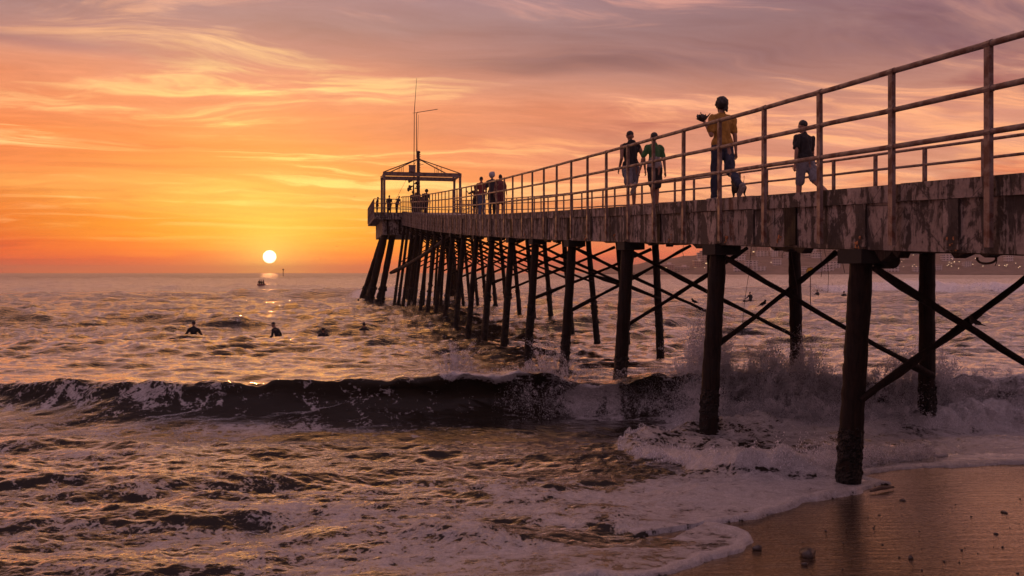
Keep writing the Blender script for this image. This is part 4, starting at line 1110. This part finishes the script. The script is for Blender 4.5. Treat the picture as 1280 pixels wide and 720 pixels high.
    root.location.z -= (low - (.014 if detail and shoes else 0) * 1.0 + (.0)) * k if cut is None else cut
    root['_j'] = 0
    del root['_j']
    return root, J, k, hd
def onpier(d, w): 
    q = P(d, w, topz(d) - .06); return q
# four walkers near the camera, all seen from behind as they head out along the deck
dirp = RZ
pr, J, k, hd = person(onpier(14.8, .25), dirp + .10, 1.74, legs=((6, 2, 0), (-16, 34, 42)), arms=((-6, 7, 150), (-8, 7, 8)), lean=2, head_yaw=-6, skin='skin', top='ochre_cotton', bottom='navy_denim', shirt='tee', trouser='long',
       hair='afro', label='person in an ochre T-shirt and dark jeans walking by the near railing', spread=(4, 0), build=1.1)
# bundle held against the left shoulder
sh, e, w_, d2 = J['a-1']; wp = pr.matrix_basis @ (w_ * k)
mb = MB(); rb = random.Random(8)
hand = Vector((w_ + d2 * .09)) * k
rot = Matrix.Rotation(dirp + .10, 3, 'Z'); hw = pr.location + rot @ hand
for q in range(34):
    v = Vector((rb.uniform(-.8, .3), rb.uniform(-.4, .4), rb.uniform(.15, 1))).normalized(); L = rb.uniform(.08, .17)
    mb.cap(hw + v * .01 + Vector((-.01, 0, 0)), hw + v * L, .022, .012, n=6)
mb.ell(hw + Vector((-.04, 0, .06)), (.08, .06, .06), None, 8, 6)
bd = remesh(mb, 'tufted_bundle', M['feather'], None, .012, 2); tag(bd, 'dark tufted bundle held up at the shoulder of the person in ochre', 'bundle')
person(onpier(19.9, .47), dirp - .05, 1.77, legs=((-22, 62, 50), (7, 8, 0)), arms=((-10, 6, 50), (6, 26, 10)), lean=3, skin='skin', top='black_cotton', bottom='grey_shorts', shirt='hood', trouser='shorts', hair='cap', hairmat='charcoal_cloth',
       label='person in a black sleeveless hooded top, cap and grey shorts with one foot raised', build=1.12)
person(onpier(19.4, .85), dirp + .12, 1.69, legs=((-6, 6, 0), (8, 8, 0)), arms=((6, 24, 8), (-8, 10, 6)), lean=2, skin='skin', top='green_jersey', top2='grey_jersey', bottom='black_cotton', shirt='tee', trouser='shorts', hair='short',
       label='person in a green and grey T-shirt with black shorts beside the hooded walker')
person(onpier(17.33, 3.3), dirp + .24, 1.80, legs=((10, 4, 0), (-24, 30, 40)), arms=((-6, 12, 14), (10, 12, 16)), lean=5, skin='skin', top='black_cotton', bottom='grey_shorts', shirt='tee', trouser='shorts', hair='short',
       label='person in a black T-shirt and pale grey shorts walking by the far railing', build=1.1)
# group half way along
person(onpier(39.2, .45), dirp + .1, 1.74, legs=((0, 2, 0), (3, 4, 0)), arms=((8, 14, 20), (-4, 10, 12)), top='red_shirt', bottom='blue_denim', trouser='long', label='person in a dark red shirt and jeans, left of three standing half way along', detail=False, group=None)
person(onpier(36.4, .40), dirp - .1, 1.76, legs=((0, 2, 0), (3, 4, 0)), arms=((5, 14, 14), (4, 10, 30)), top='charcoal_cloth', bottom='black_cotton', trouser='long', hair='big', hairmat='hair_grey', label='person with a big pale grey head covering, standing half way along', detail=False, build=1.05)
person(onpier(34.9, .45), dirp - .2, 1.62, legs=((0, 2, 0), (3, 4, 0)), arms=((5, 16, 40), (4, 14, 30)), top='maroon_cloth', bottom='maroon_cloth', trouser='shorts', label='shorter person in maroon, right one of the three standing half way along', detail=False)
person(onpier(40.4, .6), dirp + .4, 1.22, legs=((0, 2, 0), (3, 4, 0)), arms=((5, 16, 40), (4, 14, 30)), top='charcoal_cloth', bottom='charcoal_cloth', label='child standing left of the person in the dark red shirt', detail=False)
person(onpier(39.6, .25), dirp + .4, 1.36, legs=((0, 2, 0), (3, 4, 0)), arms=((65, 26, 80), (4, 14, 30)), top='black_cotton', bottom='charcoal_cloth', label='child with a raised hand close to the person in the dark red shirt', detail=False)
# at the head
hp = [(78.5, -2.0, 1.55, 'short person at the far left corner railing of the pier head', 'black_cotton', 'short', 6), (79.5, -.85, 1.78, 'person standing upright inside the left posts of the gantry', 'black_cotton', 'short', 0), (77.4, -.35, 1.62, 'person leaning forward beside the gantry, hand held out', 'charcoal_cloth', 'short', 22),
      (74.5, .9, 1.62, 'short person in the dark cluster at the start of the pier head', 'black_cotton', 'short', 4), (72.6, .6, 1.74, 'person with bulky hair in the dark cluster at the pier head', 'charcoal_cloth', 'big', 4),
      (73.6, 1.3, 1.56, 'person in the middle of the dark cluster at the pier head', 'maroon_cloth', 'long', 3), (71.2, .7, 1.52, 'person nearest the deck walkway in the dark cluster at the pier head', 'black_cotton', 'short', 3),
      (73.0, .95, 1.66, 'person facing sideways in the dark cluster near the mast', 'charcoal_cloth', 'short', 4), (74.9, 1.7, 1.6, 'person at the back of the dark cluster near the mast', 'black_cotton', 'cap', 2), (71.9, 1.5, 1.6, 'person with long hair at the back of the dark cluster', 'black_cotton', 'long', 2), (70.4, 1.2, 1.55, 'person half hidden at the right end of the dark cluster', 'charcoal_cloth', 'short', 3), (62.2, .55, 1.72, 'lone person with round dark hair on the deck right of the cluster', 'black_cotton', 'big', 2)]
for k_, (d, w, H, lb, tp_, hr_, ln_) in enumerate(hp):
    loc = onpier(d, w) if d < 75.5 else Ph(d, w, -.05)
    person(loc, dirp + (k_ * 1.7 % 3) - 1.4, H, legs=((2, 3, 0), (-2, 3, 0)), arms=((10 + 30 * (k_ == 2), 14, 30), (0, 12, 25)), top=tp_, bottom='black_cotton', trouser='long', hair=hr_, lean=ln_, label=lb, detail=False, build=1.12)
# a small dog behind the person in ochre
def dog(loc, rz):
    r = empty('dog', loc, rz); tag(r, 'small dark dog at the heels of the person in ochre', 'dog')
    b = MB(); b.cap((0, -.13, .27), (0, .0, .27), .065, .07); b.cap((0, .0, .27), (0, .12, .28), .075, .085, 1.1); b.cap((0, .14, .31), (0, .20, .37), .055, .045); b.ell((0, .24, .395), (.05, .06, .05)); b.cap((0, .26, .385), (0, .32, .375), .03, .02)
    for s_ in (-1, 1):
        b.cap((s_ * .05, .13, .25), (s_ * .05, .115, .13), .035, .020); b.cap((s_ * .05, .115, .13), (s_ * .05, .13, .02), .018, .015); b.cap((s_ * .05, .13, .015), (s_ * .05, .16, .015), .017, .014)
        b.cap((s_ * .05, -.13, .25), (s_ * .055, -.10, .16), .045, .026); b.cap((s_ * .055, -.10, .16), (s_ * .055, -.17, .10), .022, .015); b.cap((s_ * .055, -.17, .10), (s_ * .055, -.155, .02), .014, .013); b.cap((s_ * .055, -.155, .015), (s_ * .055, -.12, .015), .016, .014)
        b.cap((s_ * .035, .22, .43), (s_ * .055, .20, .46), .018, .010)
    b.cap((0, -.18, .30), (0, -.24, .38), .018, .012); b.cap((0, -.24, .38), (.01, -.22, .44), .014, .010)
    remesh(b, 'body', M['fur'], r, .010, 2, .004)
q = onpier(14.7, .50); dog(q, dirp - .1)

# ---------------------------------------------------------------- swimmers, boat, buoy, birds
def seapoint(px, py, dz=0):
    Y = EYE * FPX / (py - 341); return Vector(((px - 640) * Y / FPX, Y, dz))
def swimmer(px, py, H, cut, rz, lb, hair='short', top=None, lean=6, arms=((10, 30, 60), (12, 30, 60)), group=None):
    p = seapoint(px, py); ox, oy, z, *_ = sea_fields(np.array([p.x]), np.array([p.y])); p.z = float(z[0])
    person((p.x, p.y, p.z - cut), rz, H, legs=((5, 5, 0), (-5, 5, 0)), arms=arms, lean=lean, top=top or 'wetsuit', bottom='wetsuit', shirt='long' if top is None else 'tee', trouser='long', hair=hair, label=lb, detail=False, cut=0, shoes=False, group=group)
swimmer(242, 416, 1.78, .84, .4, 'person waist-deep in the sea, leftmost of the bathers left of the sun glitter', lean=4)
swimmer(349, 417, 1.78, .86, -.6, 'person waist-deep and bending forward in the sea below the sun', lean=24, head_pitch=0) if False else swimmer(349, 417, 1.78, .86, 1.2, 'person waist-deep and bending forward in the sea below the sun', lean=24)
swimmer(404, 415, 1.74, 1.12, .2, 'swimmer shoulder-deep in the sea between the bending bather and the pier', lean=0)
swimmer(455, 411, 1.72, 1.34, 0, 'swimmer with just the head above water near the pier piles', lean=0)
swimmer(448, 380, 1.75, 1.45, 0, 'dark head of a swimmer in front of the raking piles', lean=0)
g2 = 'swimmers in the far surf seen under the deck'
swimmer(1041, 356, 1.75, 1.25, 0, 'swimmer in front of the far white breaker, beyond the sign pole', lean=0, group=g2)
swimmer(1077, 358, 1.75, 1.35, 0, 'swimmer low in the water just left of the front pile', lean=0, group=g2)
swimmer(1055, 376, 1.75, 1.48, 0, 'tiny head in the calm water left of the front pile', lean=0, group=g2)
def craft(px, py, L, lb, n, rz, mat='rubberboat', lbs=()):
    p = seapoint(px, py); _, _, z, *_r = sea_fields(np.array([p.x]), np.array([p.y])); p.z = float(z[0])
    r = empty('small_boat', p, rz); tag(r, lb, 'boat')
    mb = MB(); pts = [(L / 2 * math.cos(a), L * .22 * math.sin(a), .16 + .08 * abs(math.cos(a)) ** 3) for a in np.linspace(0, 2 * PI, 25)]
    mb.tube(pts, L * .07 + .03, 8); mb.build('hull_tube', M[mat], r, True)
    mb = MB(); mb.ell((0, 0, .06), (L * .46, L * .2, .06)); mb.build('floor', M['blackpaint'], r, True)
    for k in range(n):
        q = Vector(((k - (n - 1) / 2) * L * .28, 0, 0)); q.rotate(Matrix.Rotation(rz, 3, 'Z'))
        person(p + q + Vector((0, 0, -.62)), .3 + k, 1.7, legs=((85, 80, 0), (85, 80, 0)), arms=((40, 20, 40), (30, 20, 60)), lean=6, top='wetsuit', bottom='wetsuit', shirt='long', trouser='long', label=lbs[k], detail=False, cut=0, shoes=False)
craft(327, 361, 1.3, 'small dark boat with three people far out below the sun', 3, .1, lbs=('person sitting at the left end of the far boat', 'person sitting in the middle of the far boat', 'person sitting at the right end of the far boat'))
craft(938, 378, 1.25, 'tiny float with one rider beyond the second near pile', 1, .2, 'wetsuit', ('person riding the tiny float beyond the second near pile',))
craft(1022, 373, 1.3, 'low dark float with a rider beside the yellow sign pole', 1, -.1, 'wetsuit', ('person lying low on the float beside the yellow sign pole',))
craft(1143, 371, 1.5, 'low dark float with a rider behind the long brace right of the front pile', 1, .1, 'wetsuit', ('person on the float behind the brace right of the front pile',))
# yellow round sign on a pole standing in the sea
p = seapoint(1013, 393); sg = empty('round_sign', (p.x, p.y, 0)); tag(sg, 'round yellow sign with a black bar on a thin pole standing in the sea', 'sign')
mb = MB(); mb.tube([(0, 0, -.8), (0, 0, 2.55)], .03, 7); mb.build('pole', M['steel'], sg)
mb = MB(); mb.tube([(0, -.02, 2.80), (0, .02, 2.80)], .27, 24); dsk = mb.build('disc', M['yellow'], sg)
mb = MB(); mb.box((0, -.026, 2.80), (.36, .008, .055)); mb.build('bar', M['blackpaint'], dsk)
mb = MB(); mb.tube([(.26 * math.cos(a), -.022, 2.8 + .26 * math.sin(a)) for a in np.linspace(0, 2 * PI, 25)], .014, 5); mb.build('rim', M['blackpaint'], dsk)
# marker post on the horizon
p = Vector(((354 - 640) * 700 / FPX, 700, 0)); mb = MB(); mb.tube([(0, 0, -.5), (0, 0, 5.0)], .25, 6); mb.box((0, 0, 5.3), (1.1, 1.1, 1.2)); mk = mb.build('channel_marker', M['darksteel']); mk.location = p
tag(mk, 'tiny dark channel marker on the horizon right of the sun', 'marker')
def bird(loc, rz, lb, s=1.0, fly=False, group=None):
    r = empty('bird', loc, rz); tag(r, lb, 'bird', group)
    b = MB()
    if not fly:
        b.cap((0, -.05 * s, .07 * s), (0, .05 * s, .11 * s), .035 * s, .042 * s); b.ell((0, .075 * s, .165 * s), (.026 * s, .03 * s, .027 * s)); b.cap((0, .06 * s, .13 * s), (0, .07 * s, .16 * s), .025 * s, .02 * s)
        b.cap((0, .095 * s, .163 * s), (0, .13 * s, .158 * s), .008 * s, .004 * s); b.cap((0, -.06 * s, .06 * s), (0, -.16 * s, .03 * s), .028 * s, .012 * s, .5, Vector((0, 0, 1)))
        for q in (-1, 1): b.cap((q * .015 * s, 0, .06 * s), (q * .015 * s, 0, .0), .007 * s, .006 * s)
    else:
        b.cap((0, -.15, 0), (0, .15, 0), .05, .06)
        for q in (-1, 1): b.cap((0, 0, .02), (q * .28, .03, .14), .05, .035, .4, Vector((0, 0, 1))); b.cap((q * .28, .03, .14), (q * .55, -.06, .08), .035, .01, .4, Vector((0, 0, 1)))
    remesh(b, 'body', M['feather'], r, .008 if not fly else .02, 1)
def brace_pt(i, first, q):
    d = BD[i]; zt = topz(d) - thick(d); k = i - 1; bn = .055 + .0045 * max(0, i - 1)
    zl2 = max(.62, .9 + .32 * (k - 1)); zl1 = (1.12, 1.36, 1.45, 1.62)[k]; fr = (.72, .58, .73, .87)[k]
    if first: a = P(d, .15, zt - .22) - DU * .17; b = P(d, 4.05, zl2) - DU * .17
    else: a = P(d, .1 - bn * (zt - zl1), zl1) + DU * .17; b = P(d, .1 + 3.95 * fr, zt - .12) + DU * .17
    L = (a - b).length; return a.lerp(b, q) + Vector((0, 0, .058 - L * .006 * 4 * q * (1 - q)))
bird(brace_pt(1, True, .36), .8, 'small bird perched on the long brace right of the front pile', .75)
bird(brace_pt(2, False, .42), -1.2, 'small bird perched on the rising brace of the second near pile', .7)
bird(brace_pt(4, True, .86), 1.6, 'small bird perched low on the brace behind the third near pile', .9)
for k, (px, py, D_) in enumerate(((401, 324, 230), (421, 308, 260), (443, 246, 300))):
    bird(((px - 640) * D_ / FPX, D_, EYE + (341 - py) * D_ / FPX), k, ('dark bird gliding low right of the sun', 'dark bird flying higher right of the sun', 'distant speck of a bird left of the gantry')[k], fly=True)
# weight dangling on a thin line at the right
lure = empty('hanging_weight', P(7.75, .5, 2.73)); tag(lure, 'dark tapered weight dangling on a thin line under the deck at the right', 'weight')
mb = MB(); mb.tube([(0, 0, -.09), (0, 0, -.05), (0, 0, .10)], [.03, .045, .008], 8); mb.build('weight', M['darksteel'], lure, True)
mb = MB(); mb.tube([(0, 0, .09), (0, 0, topz(7.75) - 2.73)], .003, 4); mb.build('line', M['rope'], lure)

# ---------------------------------------------------------------- stones and driftwood on the sand
def onsand(px, py):
    z = 0
    for _ in range(6):
        Y = (EYE - z) * FPX / (py - 341); x = (px - 640) * Y / FPX; z, S = ground_at(x, Y)
    return Vector((x, Y, z))
def stone(px, py, r, lb, name='stone', group=None, sq=.6):
    rnd = random.Random(px * 7 + py); bm = bmesh.new(); bmesh.ops.create_icosphere(bm, subdivisions=2, radius=1)
    for v in bm.verts:
        h = 1 + .18 * math.sin(v.co.x * 3 + px) + .14 * math.sin(v.co.y * 4 + py) + rnd.uniform(-.07, .07); v.co = Vector((v.co.x * r * h, v.co.y * r * .8 * h, v.co.z * r * sq * h))
    me = bpy.data.meshes.new(name); bm.to_mesh(me); bm.free(); o = link(name, me, M['stone']); o.location = onsand(px, py) + Vector((0, 0, r * sq * .45)); o.rotation_euler[2] = px
    for p_ in me.polygons: p_.use_smooth = True
    tag(o, lb, 'stone', group); return o
stone(1008, 695, .085, 'largest dark wet stone on the sand beyond the foam edge')
stone(946, 687, .050, 'rounded dark stone close to the tip of the foam edge')
stone(1005, 706, .028, 'small dark stone just below the largest stone')
stone(1138, 698, .030, 'small dark stone between the two pile reflections')
stone(1128, 626, .038, 'flat dark stone on the sand right of the driftwood tip', sq=.35)
stone(1255, 641, .045, 'flat dark stone near the right side of the wet sand', sq=.35)
stone(1245, 668, .030, 'thin dark stone lower on the right side of the sand', sq=.35)
gp = 'small pebbles scattered on the wet sand'
rnd = random.Random(31)
for k in range(34):
    px = rnd.uniform(1000, 1279); py = rnd.uniform(max(622, 700 - (px - 950) * .5), 718)
    if abs(px - 1068) < 26 and py < 620: continue
    stone(int(px), int(py), rnd.uniform(.006, .014), 'tiny dark pebble lying loose on the wet sand', 'pebble', gp)
v = onsand(1092, 617); mb = MB(); a = onsand(1088, 617); b = onsand(1117, 612)
mb.tube([a + V3(0, 0, .03), a.lerp(b, .5) + V3(0, 0, .045), b + V3(0, 0, .03)], [.014, .024, .014], 7, True, .03); o = mb.build('driftwood_stick', M['wood'], None, True)
tag(o, 'short dark driftwood stick at the foot of the front pile', 'stick')

# ---------------------------------------------------------------- far coast and town
def build_coast():
    # land: a low point on the left rising to a hill on the right, with a beach in front
    xs = np.linspace(200, 2600, 240); ys = np.linspace(0, 1, 60)
    X, Q = np.meshgrid(xs, ys)
    front = 1250 + 120 * np.exp(-((X - 250) / 60) ** 2) - .06 * (X - 250) + 10 * np.sin(X / 70)
    depth = 900
    Y = front + depth * Q ** 1.5
    hgt = np.interp(X, [200, 228, 250, 290, 340, 420, 600, 800, 1100, 2600], [-1.5, .6, 9, 16, 30, 40, 46, 50, 54, 56])
    Z = -1.5 + 3.5 * sm(Q, 0, .06) + hgt * sm(Q, .08, .55) + 1.2 * samp(T_sea2, X * 2, Y * 2) * sm(Q, .1, .3)
    o = link('coast_hill', grid_mesh('coast_hill', X, Y, Z), simple('scrubby_hill', (.12, .085, .065), .9, .5, .05)); tag(o, kind='structure')
    return xs
build_coast()
M['tower_pale'] = None
def facade_mat(name, c, fl, wn, lit=.0, seed=0):
    """rendered wall with rows of dark window bays and a few lit ones"""
    m, n, b = newmat(name); v = coord(n); sp = n.new('ShaderNodeSeparateXYZ'); n.lk(v, sp.inputs[0])
    zz = n.math('FRACT', n.math('DIVIDE', sp.outputs[2], fl)); hx = n.math('ADD', sp.outputs[0], sp.outputs[1]); xx = n.math('FRACT', n.math('DIVIDE', hx, wn))
    inz = n.math('MULTIPLY', n.math('GREATER_THAN', zz, .32), n.math('LESS_THAN', zz, .80)); inx = n.math('MULTIPLY', n.math('GREATER_THAN', xx, .22), n.math('LESS_THAN', xx, .80))
    win = n.math('MULTIPLY', inz, inx)
    col = n.mix(n.noise(v, .12, 4, .5), c, tuple(q * .75 for q in c)); n.setin(b, 'Base Color', n.mix(win, col, (.05, .045, .05))); b.inputs['Roughness'].default_value = .9; b.inputs['Specular IOR Level'].default_value = .1
    cell = n.new('ShaderNodeCombineXYZ'); n.lk(n.math('FLOOR', n.math('DIVIDE', hx, wn)), cell.inputs[0]); n.lk(n.math('FLOOR', n.math('DIVIDE', sp.outputs[2], fl)), cell.inputs[1]); cell.inputs[2].default_value = seed
    wnz = n.new('ShaderNodeTexWhiteNoise'); n.lk(cell.outputs[0], wnz.inputs['Vector'])
    on = n.math('MULTIPLY', win, n.math('GREATER_THAN', wnz.outputs['Value'], 1 - lit))
    b.inputs['Emission Color'].default_value = (1, .62, .3, 1); n.setin(b, 'Emission Strength', n.math('MULTIPLY', on, 1.1))
    return m
FM = [facade_mat('facade_pale', (.52, .45, .42), 3.2, 4.0, .05, 1), facade_mat('facade_rose', (.42, .28, .24), 3.0, 3.4, .05, 2), facade_mat('facade_tan', (.38, .31, .27), 3.3, 5.0, .08, 3), facade_mat('facade_white', (.66, .60, .58), 3.0, 3.6, .04, 4)]
M['slab'] = simple('balcony_slab', (.62, .52, .48), .8, .2, .2)
def building(px0, px1, ytop, D, mi, lb, balc=False, steps=0):
    s_ = D / FPX; x0, x1 = (px0 - 640) * s_, (px1 - 640) * s_; W = x1 - x0; H = EYE + (341 - ytop) * s_ ; H = max(H, 6)
    r = empty('apartment_building', ((x0 + x1) / 2, D + 8, 0)); tag(r, lb, 'building')
    mb = MB(); dp = max(14, W * .6); mb.box((0, 0, H / 2 - 3), (W, dp, H + 6)); mb.build('wall', FM[mi], r)
    mb = MB(); mb.box((0, 0, H + .5), (W + .8, dp + .8, 1.0)); mb.box((W * .2, 0, H + 2.4), (W * .25, dp * .4, 2.8)); mb.build('roof', M['slab'], r)
    if balc:
        k = 0; z = 6.0
        while z < H - 2:
            mb = MB(); mb.box((0, -dp / 2 - .9, z), (W * .86, 1.8, .9)); mb.build('balcony', M['slab'], r); z += 3.3 if H < 40 else 4.6
    return r
building(825, 843, 331, 1420, 1, 'low block on the headland, leftmost of the far buildings')
building(843, 862, 334, 1440, 2, 'very low building just left of the pile in the sunset gap')
building(868, 878, 326, 1450, 1, 'narrow rose building left of the second near pile')
building(877, 896, 314, 1460, 2, 'broad tall block beginning behind the second near pile')
building(899, 925, 306, 1500, 1, 'wide rose slab right of the second near pile')
building(926, 948, 303, 1480, 2, 'tan tower block behind the cross brace under the deck')
building(949, 962, 300, 1460, 1, 'narrow rose tower left of the pale tower')
building(966, 973, 298, 1430, 3, 'slim pale tower rising behind the deck', False)
building(974, 995, 306, 1440, 0, 'pale block with stacked balconies left of the thin far pile', True)
building(1008, 1021, 312, 1430, 0, 'pale block with balconies right above the yellow sign', True)
building(1022, 1036, 302, 1490, 1, 'rose tower right of the yellow sign')
building(1037, 1054, 307, 1450, 2, 'tan block left of the front pile')
building(1100, 1108, 311, 1420, 3, 'slim pale block right beside the log end of the front pile')
building(1114, 1118, 300, 1400, 3, 'thinnest pale tower right of the front pile')
building(1120, 1137, 304, 1380, 1, 'striped building with warm balcony bands right of the front pile', True)
building(1139, 1148, 308, 1420, 0, 'pale narrow block between the striped building and the far pile', True)
building(1149, 1166, 313, 1450, 2, 'tan block just left of the thick far pile')
building(1200, 1222, 318, 1480, 1, 'low rose block right of the thick far pile')
building(1226, 1244, 323, 1440, 2, 'low tan building between the hanging rope and the weight')
building(1249, 1262, 322, 1420, 0, 'small pale building near the right edge', True)
building(1266, 1292, 316, 1460, 1, 'rose block cut by the right edge of the photo')
building(1300, 1330, 312, 1460, 2, 'tan block beyond the right edge')
rh = random.Random(44); hs = None
for k in range(60):
    x = rh.uniform(330, 860); q = rh.uniform(.14, .62); front = 1250 + 120 * math.exp(-((x - 250) / 60) ** 2) - .06 * (x - 250) + 10 * math.sin(x / 70)
    y = front + 900 * q ** 1.5; hg = np.interp(x, [290, 340, 420, 600, 800, 1100], [16, 30, 40, 46, 50, 54]); t_ = min(1, max(0, (q - .08) / .47)); z = 2 + hg * t_ * t_ * (3 - 2 * t_)
    if hs is None:
        hs = empty('hillside_house'); mb = MB(); mb.box((0, 0, 1), (12, 9, 9)); mb.build('wall', FM[3], hs); mb = MB(); mb.box((0, 0, 5.8), (13, 10, .7)); mb.build('roof', M['slab'], hs); o = hs
    else:
        o = hs.copy(); COL.objects.link(o)
        for ch in hs.children: c_ = ch.copy(); COL.objects.link(c_); c_.parent = o
    o.location = (x, y, z + 1.5); f_ = rh.uniform(.7, 1.6); o.scale = (f_, 1, rh.uniform(.7, 1.4)); tag(o, 'small hazy pale house on the far hillside behind the seafront', 'house', 'houses on the far hillside')
M['lamp'] = bpy.data.materials.new('lit_street_lamp'); M['lamp'].use_nodes = True
bb = M['lamp'].node_tree.nodes['Principled BSDF']; bb.inputs['Emission Color'].default_value = (1, .66, .36, 1); bb.inputs['Emission Strength'].default_value = 2.6
rl = random.Random(5); lp = None
for k in range(46):
    px = rl.uniform(880, 1280) if k < 18 else rl.uniform(1140, 1285); py = rl.uniform(326, 336) if k < 30 else rl.uniform(318, 334); D_ = 1300 if px < 1250 else 1280
    z = EYE + (341 - py) * D_ / FPX
    if lp is None:
        lp = empty('street_lamp'); mb = MB(); mb.tube([(0, 0, -7), (0, 0, 0)], .12, 5); mb.build('pole', M['darksteel'], lp)
        mb = MB(); mb.ell((0, -.3, .1), (.42, .42, .36), None, 8, 6); mb.build('lamp_head', M['lamp'], lp); o = lp
    else:
        o = lp.copy(); COL.objects.link(o)
        for ch in lp.children: c_ = ch.copy(); COL.objects.link(c_); c_.parent = o
    o.location = ((px - 640) * D_ / FPX, D_, z); tag(o, 'tiny lit lamp glowing on the far seafront', 'street lamp', 'lit lamps along the far seafront')

# ---------------------------------------------------------------- haze
HAZE = 1.5e-4
mb = MB(); mb.hexa([(-9500, -150, -9), (9500, -150, -9), (9500, 9300, -9), (-9500, 9300, -9), (-9500, -150, 68), (9500, -150, 68), (9500, 9300, 68), (-9500, 9300, 68)])
hm = bpy.data.materials.new('sea_haze'); hm.use_nodes = True; nt = hm.node_tree; nt.nodes.remove(nt.nodes['Principled BSDF'])
pv = nt.nodes.new('ShaderNodeVolumePrincipled'); pv.inputs['Color'].default_value = (1.0, .84, .78, 1); pv.inputs['Density'].default_value = HAZE; pv.inputs['Anisotropy'].default_value = .62
nt.links.new(pv.outputs[0], nt.nodes['Material Output'].inputs['Volume'])
if HAZE > 0:
    hz = mb.build('haze', hm); tag(hz, 'thin warm sea haze that pales the far town', 'haze', kind='stuff')

# ---------------------------------------------------------------- camera and view
cd = bpy.data.cameras.new('camera'); cam = bpy.data.objects.new('camera', cd); COL.objects.link(cam); scene.camera = cam
cd.sensor_width = 36; cd.lens = 36 * FPX / 1280; cd.shift_y = -(360 - 341) / 1280; cd.clip_start = .1; cd.clip_end = 30000
cam.location = (0, 0, EYE); cam.rotation_euler = (PI / 2, 0, 0)
vs = scene.view_settings; vs.view_transform = 'Standard'; vs.look = 'None'; vs.exposure = .12; vs.gamma = 1; vs.use_curve_mapping = False
scene.cycles.max_bounces = 4; scene.cycles.volume_bounces = 0; scene.cycles.sample_clamp_indirect = 4; scene.cycles.sample_clamp_direct = 0
for o in list(bpy.data.objects):
    if '_w' in o: del o['_w']
